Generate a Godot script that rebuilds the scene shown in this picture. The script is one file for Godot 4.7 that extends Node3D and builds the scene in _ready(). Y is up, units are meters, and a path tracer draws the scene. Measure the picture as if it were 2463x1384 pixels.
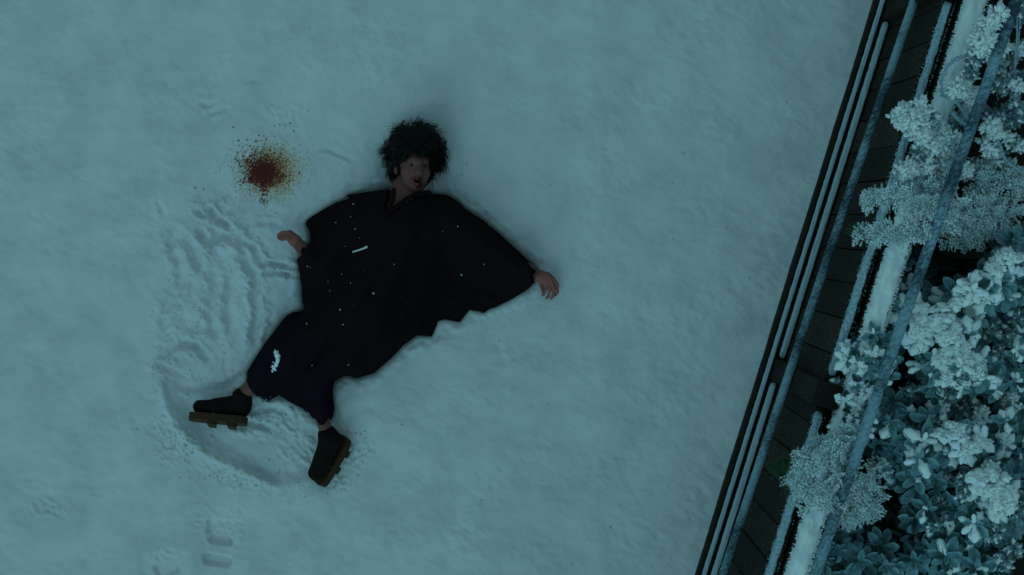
extends Node3D
# A person in a black robe lying on snow beside a plank wall, seen from above at dusk.
# y is up, x runs to the right and z towards the bottom of the picture; the camera hangs over the origin.

const LENS := 4050.0           # focal length in photograph pixels (2463 x 1384)
const EYE := Vector3(0, 7.5, 0)
var turn_cam := Basis()
var rng := RandomNumberGenerator.new()
var noise_a := FastNoiseLite.new()
var noise_b := FastNoiseLite.new()
var noise_c := FastNoiseLite.new()
var taken := {}

# wall axes: origin on the snow edge, along runs down the picture, out points away from the snow
var wall_at := Vector3(1.69684, 0, -0.95912)
var wall_along := Vector3(-0.29083, 0, 0.95678)
var wall_out := Vector3(0.95678, 0, 0.29083)

func _ready():
	rng.seed = 20417
	set_camera()
	set_light()
	noise_a.seed = 3; noise_a.frequency = 1.0; noise_a.fractal_octaves = 4
	noise_b.seed = 11; noise_b.frequency = 1.0; noise_b.fractal_octaves = 2
	noise_c.seed = 29; noise_c.frequency = 1.0; noise_c.fractal_type = FastNoiseLite.FRACTAL_RIDGED; noise_c.fractal_octaves = 3
	make_materials()
	build_snow()
	build_forest_floor()
	build_wall()
	build_ropes()
	build_person()
	build_blood()
	build_snow_bits()
	make_leaf_meshes()
	build_shrubs()
	build_conifers()

# ---------------------------------------------------------------- camera, sky and light
func set_camera():
	var down := Vector3(-51.0 / LENS, 172.0 / LENS, -1.0).normalized()
	var q := Basis(Quaternion(down, Vector3(0, 0, -1)))
	turn_cam = Basis(Vector3(1, 0, 0), Vector3(0, 0, -1), Vector3(0, 1, 0)) * q
	var cam := Camera3D.new()
	cam.name = "camera"
	cam.transform = Transform3D(turn_cam, EYE)
	cam.fov = rad_to_deg(2.0 * atan(692.0 / LENS))
	cam.near = 0.1
	cam.far = 300.0
	add_child(cam)
	cam.current = true

func set_light():
	var env := Environment.new()
	var sky := Sky.new()
	var sm := ProceduralSkyMaterial.new()
	sm.sky_top_color = Color(0.395, 0.548, 0.587)
	sm.sky_horizon_color = Color(0.345, 0.50, 0.552)
	sm.sky_curve = 0.25
	sm.ground_bottom_color = Color(0.20, 0.30, 0.34)
	sm.ground_horizon_color = Color(0.30, 0.45, 0.50)
	sky.sky_material = sm
	env.background_mode = Environment.BG_SKY
	env.sky = sky
	env.background_energy_multiplier = 0.97
	env.tonemap_mode = Environment.TONE_MAPPER_LINEAR
	env.tonemap_exposure = 1.13
	env.sdfgi_enabled = true
	env.ssao_enabled = true
	env.ssil_enabled = true
	var we := WorldEnvironment.new()
	we.name = "environment"
	we.environment = env
	add_child(we)
	var sun := DirectionalLight3D.new()
	sun.name = "overcast_sun"
	sun.light_energy = 0.24
	sun.light_color = Color(0.62, 0.88, 0.95)
	sun.light_angular_distance = 55.0
	sun.shadow_enabled = true
	add_child(sun)
	# low over the bottom edge of the picture, so that shade falls towards its top right
	sun.look_at_from_position(Vector3(-1.5, 2.6, 3.0), Vector3.ZERO, Vector3.UP)

# ---------------------------------------------------------------- small helpers
func spot(u: float, v: float, h: float) -> Vector3:
	# the point at height h that the photograph shows at pixel (u, v)
	var d: Vector3 = turn_cam * Vector3((u - 1231.5) / LENS, -(v - 692.0) / LENS, -1.0)
	return EYE + d * ((h - EYE.y) / d.y)

func wall_point(s: float, t: float, h: float) -> Vector3:
	return wall_at + wall_along * s + wall_out * t + Vector3(0, h, 0)

func numbered(called: String) -> String:
	if not taken.has(called):
		taken[called] = 0
		return called
	taken[called] += 1
	return "%s_%03d" % [called, taken[called]]

func thing(called, label, category, at := Vector3.ZERO, group := "") -> Node3D:
	var o := Node3D.new()
	o.name = numbered(called)
	add_child(o)
	o.position = at
	tag(o, label, category, group)
	return o

func tag(o, label, category, group := ""):
	o.set_meta("label", label)
	o.set_meta("category", category)
	if group != "": o.set_meta("group", group)

func part(called: String, mesh: Mesh, m, parent: Node, xf := Transform3D.IDENTITY) -> MeshInstance3D:
	var o := MeshInstance3D.new()
	o.name = called
	o.mesh = mesh
	if m != null: o.material_override = m
	o.cast_shadow = GeometryInstance3D.SHADOW_CASTING_SETTING_ON
	parent.add_child(o, true)
	o.transform = xf
	return o

func top_mesh(called: String, mesh: Mesh, m, label, category, group := "") -> MeshInstance3D:
	var o := part(numbered(called), mesh, m, self)
	tag(o, label, category, group)
	return o

func structure(called: String, mesh: Mesh, m) -> MeshInstance3D:
	var o := part(called, mesh, m, self)
	o.set_meta("kind", "structure")
	return o

func lin(r: float, g: float, b: float) -> Color:
	return Color(r, g, b).linear_to_srgb()

var M := {}
func mat(key: String, c: Color, rough := 0.9, vertex := false) -> StandardMaterial3D:
	var m := StandardMaterial3D.new()
	m.albedo_color = c
	m.roughness = rough
	m.metallic_specular = 0.3
	m.cull_mode = BaseMaterial3D.CULL_DISABLED
	m.vertex_color_use_as_albedo = vertex
	M[key] = m
	return m

func noise_tex(sd: int, freq: float, octaves: int, ramp, as_normal := false, bump := 2.0, size := 512) -> NoiseTexture2D:
	var n := FastNoiseLite.new()
	n.seed = sd; n.frequency = freq; n.fractal_octaves = octaves
	var t := NoiseTexture2D.new()
	t.width = size; t.height = size
	t.seamless = true
	t.noise = n
	t.as_normal_map = as_normal
	t.bump_strength = bump
	if ramp != null: t.color_ramp = ramp
	return t

func ramp_of(points: Array) -> Gradient:
	var g := Gradient.new()
	var offs := PackedFloat32Array(); var cols := PackedColorArray()
	for p in points:
		offs.append(p[0]); cols.append(p[1])
	g.offsets = offs; g.colors = cols
	return g

func make_materials():
	var s := mat("snow", Color(1, 1, 1), 0.85)
	s.albedo_texture = noise_tex(5, 0.012, 5, ramp_of([[0.0, lin(0.54, 0.555, 0.56)], [0.5, lin(0.61, 0.622, 0.625)], [1.0, lin(0.67, 0.68, 0.68)]]))
	s.uv1_triplanar = true; s.uv1_world_triplanar = true
	s.uv1_scale = Vector3(0.62, 0.62, 0.62)
	s.normal_enabled = true
	s.normal_texture = noise_tex(8, 0.06, 4, null, true, 3.0)
	s.normal_scale = 0.06
	s.subsurf_scatter_enabled = false
	var f := mat("fresh_snow", Color(1, 1, 1), 0.85)
	f.albedo_texture = noise_tex(6, 0.03, 4, ramp_of([[0.0, lin(0.76, 0.83, 0.83)], [1.0, lin(0.88, 0.92, 0.91)]]))
	f.uv1_triplanar = true; f.uv1_world_triplanar = true
	f.uv1_scale = Vector3(3, 3, 3)
	var fr := mat("frost", Color(1, 1, 1), 0.9)
	fr.albedo_texture = noise_tex(7, 0.04, 5, ramp_of([[0.15, lin(0.12, 0.20, 0.25)], [0.5, lin(0.32, 0.45, 0.51)], [0.85, lin(0.60, 0.71, 0.74)]]))
	fr.uv1_triplanar = true; fr.uv1_world_triplanar = true
	fr.uv1_scale = Vector3(5, 5, 5)
	mat("ledge_snow", lin(0.40, 0.50, 0.535), 0.9)
	var w := mat("wood", Color(1, 1, 1), 0.85)
	w.albedo_texture = noise_tex(21, 0.03, 5, ramp_of([[0.2, lin(0.017, 0.014, 0.010)], [0.5, lin(0.042, 0.036, 0.027)], [0.75, lin(0.065, 0.056, 0.042)], [1.0, lin(0.03, 0.03, 0.024)]]))
	w.uv1_triplanar = true; w.uv1_world_triplanar = true
	w.uv1_scale = Vector3(6.0, 0.7, 6.0)
	w.normal_enabled = true
	w.normal_texture = noise_tex(23, 0.05, 4, null, true, 4.0)
	w.normal_scale = 0.6
	for k in 3:
		var v: StandardMaterial3D = w.duplicate()
		var tone: float = [0.92, 0.66, 0.80][k]
		v.albedo_color = Color(tone, tone * 0.97, tone * 0.93) if tone <= 1.0 else Color(1, 0.92, 0.80)
		v.uv1_offset = Vector3(0.31 * k, 0.17 * k, 0.57 * k)
		M["plank%d" % k] = v
	mat("beam_wood", lin(0.022, 0.019, 0.015), 0.85)
	mat("soil", lin(0.012, 0.011, 0.009), 0.95)
	mat("bark", lin(0.035, 0.030, 0.024), 0.95)
	var cl := mat("robe", Color(1, 1, 1), 0.95)
	cl.albedo_texture = noise_tex(31, 0.05, 4, ramp_of([[0.0, lin(0.010, 0.006, 0.007)], [1.0, lin(0.017, 0.0105, 0.012)]]))
	cl.uv1_triplanar = true; cl.uv1_scale = Vector3(5, 5, 5)
	cl.normal_enabled = true
	cl.normal_texture = noise_tex(33, 0.2, 2, null, true, 3.0, 256)
	cl.normal_scale = 0.3
	cl.metallic_specular = 0.1
	var tr: StandardMaterial3D = cl.duplicate()
	tr.albedo_color = Color(0.92, 0.95, 1.0)
	tr.albedo_texture = noise_tex(35, 0.05, 4, ramp_of([[0.0, lin(0.011, 0.007, 0.009)], [1.0, lin(0.019, 0.012, 0.015)]]))
	M["trousers"] = tr
	mat("skin", Color(1, 1, 1), 0.6, true)
	mat("hair", lin(0.006, 0.005, 0.005), 0.55)
	mat("eye", lin(0.06, 0.045, 0.04), 0.7)
	mat("iris", lin(0.02, 0.012, 0.01), 0.6)
	mat("tooth", lin(0.26, 0.20, 0.16), 0.4)
	mat("sock", lin(0.0075, 0.0042, 0.0036), 0.95)
	var sw := mat("sandal_wood", Color(1, 1, 1), 0.6)
	sw.albedo_texture = noise_tex(41, 0.04, 4, ramp_of([[0.0, lin(0.028, 0.012, 0.006)], [1.0, lin(0.085, 0.036, 0.015)]]), false, 2.0, 256)
	sw.uv1_triplanar = true; sw.uv1_scale = Vector3(3, 20, 20)
	mat("strap", lin(0.02, 0.015, 0.014), 0.8)
	mat("stick", lin(0.62, 0.66, 0.60), 0.6)
	mat("blood", Color(1, 1, 1), 0.45, true)
	mat("leaf", Color(1, 1, 1), 0.6, true)
	mat("needle", Color(1, 1, 1), 0.85, true)
	mat("rope", Color(1, 1, 1), 0.9, true)

# ---------------------------------------------------------------- mesh buffer
class Buf:
	var v := PackedVector3Array()
	var n := PackedVector3Array()
	var c := PackedColorArray()
	var i := PackedInt32Array()
	func vert(p: Vector3, nn := Vector3.UP, col := Color.WHITE) -> int:
		v.append(p); n.append(nn); c.append(col)
		return v.size() - 1
	func tri(a: int, b: int, d: int):
		i.append(a); i.append(b); i.append(d)
	func quad(a: int, b: int, d: int, e: int):
		tri(a, b, d); tri(a, d, e)
	func arrays() -> Array:
		var arr := []
		arr.resize(Mesh.ARRAY_MAX)
		arr[Mesh.ARRAY_VERTEX] = v
		arr[Mesh.ARRAY_NORMAL] = n
		arr[Mesh.ARRAY_COLOR] = c
		arr[Mesh.ARRAY_INDEX] = i
		return arr
	func smooth():
		# normals from the faces (front faces run clockwise)
		for k in n.size(): n[k] = Vector3.ZERO
		for k in range(0, i.size(), 3):
			var fn: Vector3 = (v[i[k + 2]] - v[i[k]]).cross(v[i[k + 1]] - v[i[k]])
			for j in 3: n[i[k + j]] += fn
		for k in n.size():
			n[k] = n[k].normalized() if n[k].length_squared() > 1e-20 else Vector3.UP
	func mesh(into: ArrayMesh = null, material = null) -> ArrayMesh:
		var m: ArrayMesh = into if into != null else ArrayMesh.new()
		m.add_surface_from_arrays(Mesh.PRIMITIVE_TRIANGLES, arrays())
		if material != null: m.surface_set_material(m.get_surface_count() - 1, material)
		return m

func flat_tri(b: Buf, p: Vector3, q: Vector3, r: Vector3, col := Color.WHITE):
	var n := (r - p).cross(q - p).normalized()
	b.tri(b.vert(p, n, col), b.vert(q, n, col), b.vert(r, n, col))

func flat_quad(b: Buf, p: Vector3, q: Vector3, r: Vector3, s: Vector3, col := Color.WHITE):
	var n := (r - p).cross(q - p).normalized()
	b.quad(b.vert(p, n, col), b.vert(q, n, col), b.vert(r, n, col), b.vert(s, n, col))

# a bar with chamfered long edges: centre of one end, axis (with length), half sizes across
func bar(b: Buf, at: Vector3, axis: Vector3, ax: Vector3, hx: float, ay: Vector3, hy: float, ch: float, col := Color.WHITE):
	var prof := [[-hx + ch, -hy], [hx - ch, -hy], [hx, -hy + ch], [hx, hy - ch], [hx - ch, hy], [-hx + ch, hy], [-hx, hy - ch], [-hx, -hy + ch]]
	if ax.cross(ay).dot(axis) < 0.0: prof.reverse()
	var e0 := []; var e1 := []
	for p in prof:
		var o: Vector3 = at + ax * p[0] + ay * p[1]
		e0.append(o); e1.append(o + axis)
	for k in 8:
		var j := (k + 1) % 8
		flat_quad(b, e0[k], e1[k], e1[j], e0[j], col)
	for k in range(1, 7):
		flat_tri(b, e1[0], e1[k + 1], e1[k], col)
		flat_tri(b, e0[0], e0[k], e0[k + 1], col)

# a round tube through points with a radius at each
func tube(b: Buf, pts: Array, radii: Array, sides := 8, cols = null):
	var first := b.v.size()
	var up := Vector3(0.21, 0.94, 0.13).normalized()
	for k in pts.size():
		var a: Vector3 = pts[max(k - 1, 0)]
		var z: Vector3 = pts[min(k + 1, pts.size() - 1)]
		var d := (z - a).normalized()
		var x := up.cross(d)
		if x.length() < 0.05: x = Vector3(1, 0, 0).cross(d)
		x = x.normalized()
		var y := d.cross(x)
		for s in sides:
			var an := TAU * s / sides
			var nn := x * cos(an) + y * sin(an)
			b.vert(pts[k] + nn * radii[k], nn, cols[k] if cols != null else Color.WHITE)
	for k in pts.size() - 1:
		for s in sides:
			var s2 := (s + 1) % sides
			b.quad(first + k * sides + s, first + (k + 1) * sides + s, first + (k + 1) * sides + s2, first + k * sides + s2)
	for e in [0, pts.size() - 1]:
		var c := b.vert(pts[e], Vector3.UP, cols[e] if cols != null else Color.WHITE)
		for s in sides:
			var s2 := (s + 1) % sides
			if e == 0: b.tri(c, first + s, first + s2)
			else: b.tri(c, first + e * sides + s2, first + e * sides + s)

# ---------------------------------------------------------------- snow
const CELL := 0.007
const GX0 := -2.55
const GZ0 := -1.2
const GNX := 630
const GNZ := 440
var ground := PackedFloat32Array()

func ground_y(p: Vector3) -> float:
	var fx: float = clamp((p.x - GX0) / CELL, 0.0, GNX - 2.0)
	var fz: float = clamp((p.z - GZ0) / CELL, 0.0, GNZ - 2.0)
	var ix := int(fx); var iz := int(fz)
	var a := fx - ix; var c := fz - iz
	var k := iz * GNX + ix
	return lerp(lerp(ground[k], ground[k + 1], a), lerp(ground[k + GNX], ground[k + GNX + 1], a), c)

func seg_dist(p: Vector2, a: Vector2, b: Vector2) -> float:
	var ab := b - a
	var t: float = clamp((p - a).dot(ab) / max(ab.length_squared(), 1e-9), 0.0, 1.0)
	return p.distance_to(a + ab * t)

func ground_line(pixels: Array) -> PackedVector2Array:
	# a smooth line through the given photograph points, on the ground
	var c := Curve2D.new()
	var raw := []
	for q in pixels:
		var w := spot(q[0], q[1], 0.0)
		raw.append(Vector2(w.x, w.z))
	for k in raw.size():
		var tg: Vector2 = (raw[min(k + 1, raw.size() - 1)] - raw[max(k - 1, 0)]) / 6.0
		c.add_point(raw[k], -tg, tg)
	c.bake_interval = 0.02
	return c.get_baked_points()

# press a furrow (depth > 0) or raise a ridge (depth < 0) along a line; lip raises a rim on one side (1, -1) or both (0)
func furrow(pixels: Array, width: float, depth: float, lip := 0.0, side := 0, rough := 0.5):
	width *= 1.06; depth *= 0.95; lip *= 0.9
	var line := ground_line(pixels)
	var reach := width * 3.5
	var lo := line[0]; var hi := line[0]
	for q in line:
		lo = lo.min(q); hi = hi.max(q)
	lo -= Vector2(reach, reach); hi += Vector2(reach, reach)
	var total := line.size()
	for iz in range(max(0, int((lo.y - GZ0) / CELL)), min(GNZ, int((hi.y - GZ0) / CELL) + 1)):
		for ix in range(max(0, int((lo.x - GX0) / CELL)), min(GNX, int((hi.x - GX0) / CELL) + 1)):
			var p := Vector2(GX0 + ix * CELL, GZ0 + iz * CELL)
			var best := 1e9; var at := 0
			for k in range(0, total, 1):
				var dd := p.distance_squared_to(line[k])
				if dd < best: best = dd; at = k
			if best > reach * reach: continue
			var a: Vector2 = line[max(at - 1, 0)]; var b: Vector2 = line[min(at + 1, total - 1)]
			var d: float = min(seg_dist(p, line[at], b), seg_dist(p, a, line[at]))
			var sgn := 1.0 if (b - a).cross(p - line[at]) > 0.0 else -1.0
			d *= 1.0 + rough * noise_b.get_noise_2d(p.x * 28.0, p.y * 28.0)
			var endfade: float = clamp(min(at, total - 1 - at) / 4.0 + 0.25, 0.0, 1.0)
			var amp: float = (1.0 + 0.8 * rough * noise_b.get_noise_2d(p.x * 14.0 + 7.0, p.y * 14.0)) * endfade
			var e := d / width
			var h: float = -depth * exp(-e * e)
			if lip != 0.0 and (side == 0 or sgn * side > 0.0):
				var f: float = (d - 1.7 * width) / (0.8 * width)
				h += lip * exp(-f * f)
			ground[iz * GNX + ix] += h * amp

# crumbled snow inside an ellipse
func crumble(u: float, v: float, ru: float, rv: float, amp: float, freq: float, rot := 0.0):
	var c := spot(u, v, 0.0)
	var rx := ru / 540.0; var rz := rv / 540.0
	var r: float = max(rx, rz)
	for iz in range(max(0, int((c.z - r - GZ0) / CELL)), min(GNZ, int((c.z + r - GZ0) / CELL) + 1)):
		for ix in range(max(0, int((c.x - r - GX0) / CELL)), min(GNX, int((c.x + r - GX0) / CELL) + 1)):
			var x := GX0 + ix * CELL; var z := GZ0 + iz * CELL
			var q := Vector2(x - c.x, z - c.z).rotated(-rot)
			var e := Vector2(q.x / rx, q.y / rz).length()
			e += 0.35 * noise_b.get_noise_2d(x * 9.0, z * 9.0)
			if e > 1.0: continue
			var k := smoothstep(1.0, 0.55, e)
			var lump: float = noise_c.get_noise_2d(x * freq * 0.6, z * freq * 0.6) * 0.6 + noise_b.get_noise_2d(x * freq * 1.6 + 40.0, z * freq * 1.6) * 0.7
			ground[iz * GNX + ix] += amp * lump * k

# a print with a flat floor: a box pressed in, turned by rot
func press(u: float, v: float, hu: float, hv: float, depth: float, rot: float, soft := 0.012, rim := 0.0):
	var c := spot(u, v, 0.0)
	var hx := hu / 540.0; var hz := hv / 540.0
	var r := Vector2(hx, hz).length() + 0.06
	for iz in range(max(0, int((c.z - r - GZ0) / CELL)), min(GNZ, int((c.z + r - GZ0) / CELL) + 1)):
		for ix in range(max(0, int((c.x - r - GX0) / CELL)), min(GNX, int((c.x + r - GX0) / CELL) + 1)):
			var x := GX0 + ix * CELL; var z := GZ0 + iz * CELL
			var q := Vector2(x - c.x, z - c.z).rotated(-rot).abs() - Vector2(hx - 0.02, hz - 0.02).max(Vector2.ZERO)
			var d: float = q.max(Vector2.ZERO).length() + min(max(q.x, q.y), 0.0) - min(0.02, min(hx, hz))
			d += 0.003 * noise_b.get_noise_2d(x * 40.0, z * 40.0)
			var h := -depth * smoothstep(soft, -soft, d)
			if rim > 0.0:
				var f := (d - 0.018) / 0.014
				h += rim * exp(-f * f) * (0.7 + 0.6 * noise_b.get_noise_2d(x * 30.0, z * 30.0))
			ground[iz * GNX + ix] += h

func sweep_hollow():
	# the shallow fan that the feet swept clear, bounded by a bank along an arc
	var poly := ground_line([[400, 900], [405, 950], [432, 1010], [480, 1060], [545, 1100], [610, 1132], [680, 1160], [740, 1150], [800, 1060], [760, 980], [640, 960], [560, 930], [470, 890], [400, 900]])
	for iz in GNZ:
		for ix in range(0, GNX):
			var p := Vector2(GX0 + ix * CELL, GZ0 + iz * CELL)
			if p.x < -1.55 or p.x > -0.55 or p.y < 0.6 or p.y > 1.3: continue
			var ins := Geometry2D.is_point_in_polygon(p, poly)
			var best := 1e9
			for k in poly.size() - 1: best = min(best, seg_dist(p, poly[k], poly[k + 1]))
			var d := -best if ins else best
			d += 0.006 * noise_b.get_noise_2d(p.x * 16.0, p.y * 16.0)
			ground[iz * GNX + ix] -= 0.030 * smoothstep(0.02, -0.055, d)

# the cloth has settled into the snow: pressed down beneath, a low uneven rim around
func sink_under(polys: Array):
	var st := 3
	var x0 := int((-1.15 - GX0) / CELL); var z0 := int((-0.25 - GZ0) / CELL)
	var nx := 140; var nz := 60
	var sd := PackedFloat32Array(); sd.resize(nx * nz)
	for j in nz:
		for i in nx:
			var p := Vector2(GX0 + (x0 + i * st) * CELL, GZ0 + (z0 + j * st) * CELL)
			var best := 1e9
			for poly in polys:
				var d := 1e9
				for k in poly.size(): d = min(d, seg_dist(p, poly[k], poly[(k + 1) % poly.size()]))
				if Geometry2D.is_point_in_polygon(p, poly): d = -d
				best = min(best, d)
			sd[j * nx + i] = best
	for iz in range(z0, min(GNZ, z0 + (nz - 1) * st)):
		for ix in range(x0, min(GNX, x0 + (nx - 1) * st)):
			var fi := (ix - x0) / float(st); var fj := (iz - z0) / float(st)
			var i := int(fi); var j := int(fj)
			var k := j * nx + i
			var d: float = lerp(lerp(sd[k], sd[k + 1], fi - i), lerp(sd[k + nx], sd[k + nx + 1], fi - i), fj - j)
			var x := GX0 + ix * CELL; var z := GZ0 + iz * CELL
			var wob: float = noise_b.get_noise_2d(x * 12.0, z * 12.0)
			var f: float = (d - 0.034 - 0.010 * wob) / 0.020
			ground[iz * GNX + ix] += -0.020 * smoothstep(0.016, -0.012, d) + 0.009 * (0.6 + wob) * exp(-f * f) + 0.0025 * exp(-f * f) * noise_a.get_noise_2d(x * 40.0, z * 40.0)

func build_snow():
	ground.resize(GNX * GNZ)
	for iz in GNZ:
		for ix in GNX:
			var x := GX0 + ix * CELL; var z := GZ0 + iz * CELL
			var h: float = 0.014 * noise_b.get_noise_2d(x * 1.1, z * 1.5)
			h += 0.008 * noise_a.get_noise_2d(x * 3.2 + 0.5 * z, z * 4.4)
			h += 0.0013 * noise_a.get_noise_2d(x * 11.0 + 9.0, z * 16.0)
			# wind crust: short slanting ripples that come and go
			var patch: float = clamp(noise_b.get_noise_2d(x * 1.7 + 20.0, z * 1.7) * 2.0 + 0.3, 0.0, 1.0)
			h += 0.0010 * patch * noise_c.get_noise_2d((x + z * 0.5) * 7.0, (z - x * 0.35) * 19.0)
			h += 0.0007 * noise_a.get_noise_2d(x * 45.0, z * 45.0)
			var lumpy: float = clamp(noise_b.get_noise_2d(x * 2.3 + 50.0, z * 2.3) * 2.2 + 0.25, 0.0, 1.0)
			h += 0.0034 * lumpy * noise_b.get_noise_2d(x * 13.0 + 3.0, z * 15.0)
			ground[iz * GNX + ix] = h
	# the place left of the figure where someone lay and got up
	crumble(505, 690, 120, 200, 0.011, 6.0, 0.25)
	crumble(470, 800, 100, 110, 0.012, 8.0)
	crumble(520, 520, 70, 50, 0.011, 12.0)
	crumble(660, 655, 70, 30, 0.012, 11.0)
	furrow([[452, 575], [466, 600], [474, 630], [482, 655]], 0.020, 0.024, 0.010)
	furrow([[478, 545], [487, 570], [508, 580], [532, 568], [556, 572], [578, 590], [588, 622]], 0.017, 0.022, 0.013)
	furrow([[588, 622], [596, 645], [612, 662], [618, 690], [612, 716], [620, 750], [613, 790], [606, 840]], 0.017, 0.024, 0.012)
	furrow([[500, 500], [520, 525], [552, 545], [580, 575], [612, 600], [622, 625]], 0.014, 0.016, 0.016)
	furrow([[540, 590], [570, 600], [585, 620]], 0.012, -0.016)
	furrow([[620, 640], [652, 634], [690, 640], [716, 646]], 0.011, 0.016, 0.009)
	furrow([[620, 662], [655, 656], [690, 660], [716, 664]], 0.011, 0.016, 0.009)
	furrow([[600, 540], [640, 535], [690, 545]], 0.013, 0.010, 0.006)
	furrow([[425, 555], [412, 590], [432, 640], [432, 690], [404, 735], [388, 800]], 0.018, 0.014, 0.009)
	furrow([[378, 880], [398, 850], [440, 826], [474, 838], [500, 868]], 0.015, 0.020, 0.010)
	furrow([[376, 880], [420, 895], [440, 905]], 0.014, 0.018, 0.010)
	furrow([[505, 640], [520, 700], [505, 760], [520, 830]], 0.022, 0.014, 0.008)
	furrow([[560, 660], [548, 720], [556, 790]], 0.02, 0.010, 0.006)
	furrow([[430, 930], [480, 940], [540, 930], [590, 900]], 0.016, 0.018, 0.012)
	furrow([[470, 500], [490, 520], [505, 500], [520, 515]], 0.010, 0.014, 0.012)
	var tr := RandomNumberGenerator.new(); tr.seed = 62
	for k in 12:
		var u := 505.0 + tr.randfn(0.0, 55.0); var v := 690.0 + tr.randfn(0.0, 110.0)
		var a := 1.75 + tr.randfn(0.0, 0.45)
		var l := tr.randf_range(25.0, 60.0)
		var bow := tr.randf_range(-14.0, 14.0)
		var dv := Vector2.from_angle(a)
		var m := Vector2(u, v) + dv.orthogonal() * bow
		furrow([[u - dv.x * l, v - dv.y * l], [m.x, m.y], [u + dv.x * l, v + dv.y * l]], tr.randf_range(0.010, 0.020), tr.randf_range(0.004, 0.009) * (1.0 if tr.randf() < 0.7 else -1.0), 0.004, 0, 0.6)
	furrow([[752, 366], [782, 358], [815, 372], [850, 386]], 0.010, 0.009, 0.004, 1, 0.2)
	# the fan swept by the feet, its bank and the crumbs thrown over the bank
	sweep_hollow()
	furrow([[388, 905], [392, 955], [418, 1015], [465, 1070], [530, 1110], [600, 1142], [672, 1172]], 0.020, -0.020, 0.0, 0, 0.5)
	furrow([[600, 1118], [635, 1140], [668, 1155]], 0.022, 0.026, 0.0)
	crumble(420, 1060, 90, 60, 0.009, 24.0, 0.6)
	crumble(560, 1140, 130, 40, 0.011, 22.0, 0.4)
	crumble(620, 1010, 150, 60, 0.011, 16.0)
	crumble(720, 1080, 90, 50, 0.009, 18.0)
	crumble(850, 1085, 55, 60, 0.010, 24.0)
	crumble(810, 1165, 40, 30, 0.010, 26.0)
	furrow([[560, 1030], [600, 1022], [650, 1034]], 0.016, 0.020, 0.012)
	furrow([[620, 990], [670, 985], [690, 1010]], 0.014, 0.012, 0.010)
	# prints of two-toothed wooden sandals walking out of the picture
	press(535, 1285, 56, 52, 0.007, 0.08, 0.035)
	crumble(560, 1270, 45, 60, 0.008, 20.0)
	crumble(500, 1265, 35, 50, 0.006, 22.0)
	press(527, 1272, 31, 20, 0.014, 0.08, 0.007)
	press(529, 1301, 31, 9, 0.026, 0.12, 0.007)
	press(522, 1348, 34, 12, 0.022, 0.16, 0.008)
	press(395, 1372, 50, 40, 0.010, -0.15, 0.03)
	crumble(395, 1340, 50, 25, 0.009, 20.0)
	press(400, 1368, 28, 20, 0.020, -0.5, 0.010)
	crumble(120, 1225, 60, 30, 0.010, 20.0)
	crumble(500, 265, 60, 30, 0.008, 12.0)
	furrow([[470, 248], [495, 252], [515, 246]], 0.012, 0.010, 0.005)
	furrow([[490, 280], [515, 270], [545, 258]], 0.010, 0.010, 0.005)
	furrow([[590, 198], [620, 192]], 0.008, 0.008, 0.004)
	crumble(690, 270, 70, 35, 0.006, 22.0)
	# the snow gives way a little around the figure
	for q in [[960, 620, 170, 170], [850, 780, 130, 120], [1010, 380, 90, 90], [790, 1100, 45, 60], [520, 990, 70, 40]]:
		var c := spot(q[0], q[1], 0.0)
		for iz in GNZ:
			for ix in GNX:
				var x := GX0 + ix * CELL - c.x; var z := GZ0 + iz * CELL - c.z
				var e: float = Vector2(x * 540.0 / q[2], z * 540.0 / q[3]).length()
				if e < 1.6: ground[iz * GNX + ix] -= 0.014 * smoothstep(1.6, 0.7, e)
	sink_under([poly_of(TROUSER_LINE), poly_of(ROBE_LINE, 0.03)])
	# mesh: fine sheet in view, wide coarse sheet around it, ending at the sill of the wall
	var b := Buf.new()
	for iz in GNZ:
		for ix in GNX:
			var k := iz * GNX + ix
			var l: float = ground[k - 1] if ix > 0 else ground[k]
			var r: float = ground[k + 1] if ix < GNX - 1 else ground[k]
			var u: float = ground[k - GNX] if iz > 0 else ground[k]
			var d: float = ground[k + GNX] if iz < GNZ - 1 else ground[k]
			b.vert(Vector3(GX0 + ix * CELL, ground[k], GZ0 + iz * CELL), Vector3((l - r) / (2.0 * CELL), 1.0, (u - d) / (2.0 * CELL)).normalized())
	for iz in GNZ - 1:
		for ix in GNX - 1:
			var k := iz * GNX + ix
			if (b.v[k] - wall_at).dot(wall_out) > 0.012: continue
			b.quad(k, k + 1, k + GNX + 1, k + GNX)
	var x1 := GX0 + (GNX - 1) * CELL; var z1 := GZ0 + (GNZ - 1) * CELL
	var o := 0.05
	var e0 := wall_at + wall_out * 0.01
	var wall_x := func(z: float) -> float: return e0.x + wall_along.x / wall_along.z * (z - e0.z)
	var y := -0.012
	for strip in [[GZ0 - 60.0, GZ0 + o, -70.0], [z1 - o, z1 + 60.0, -70.0]]:
		flat_quad(b, Vector3(strip[2], y, strip[0]), Vector3(wall_x.call(strip[0]), y, strip[0]), Vector3(wall_x.call(strip[1]), y, strip[1]), Vector3(strip[2], y, strip[1]))
	flat_quad(b, Vector3(-70, y - 0.006, GZ0), Vector3(GX0 + o, y - 0.006, GZ0), Vector3(GX0 + o, y - 0.006, z1), Vector3(-70, y - 0.006, z1))
	structure("snow_ground", b.mesh(), M.snow)

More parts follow.
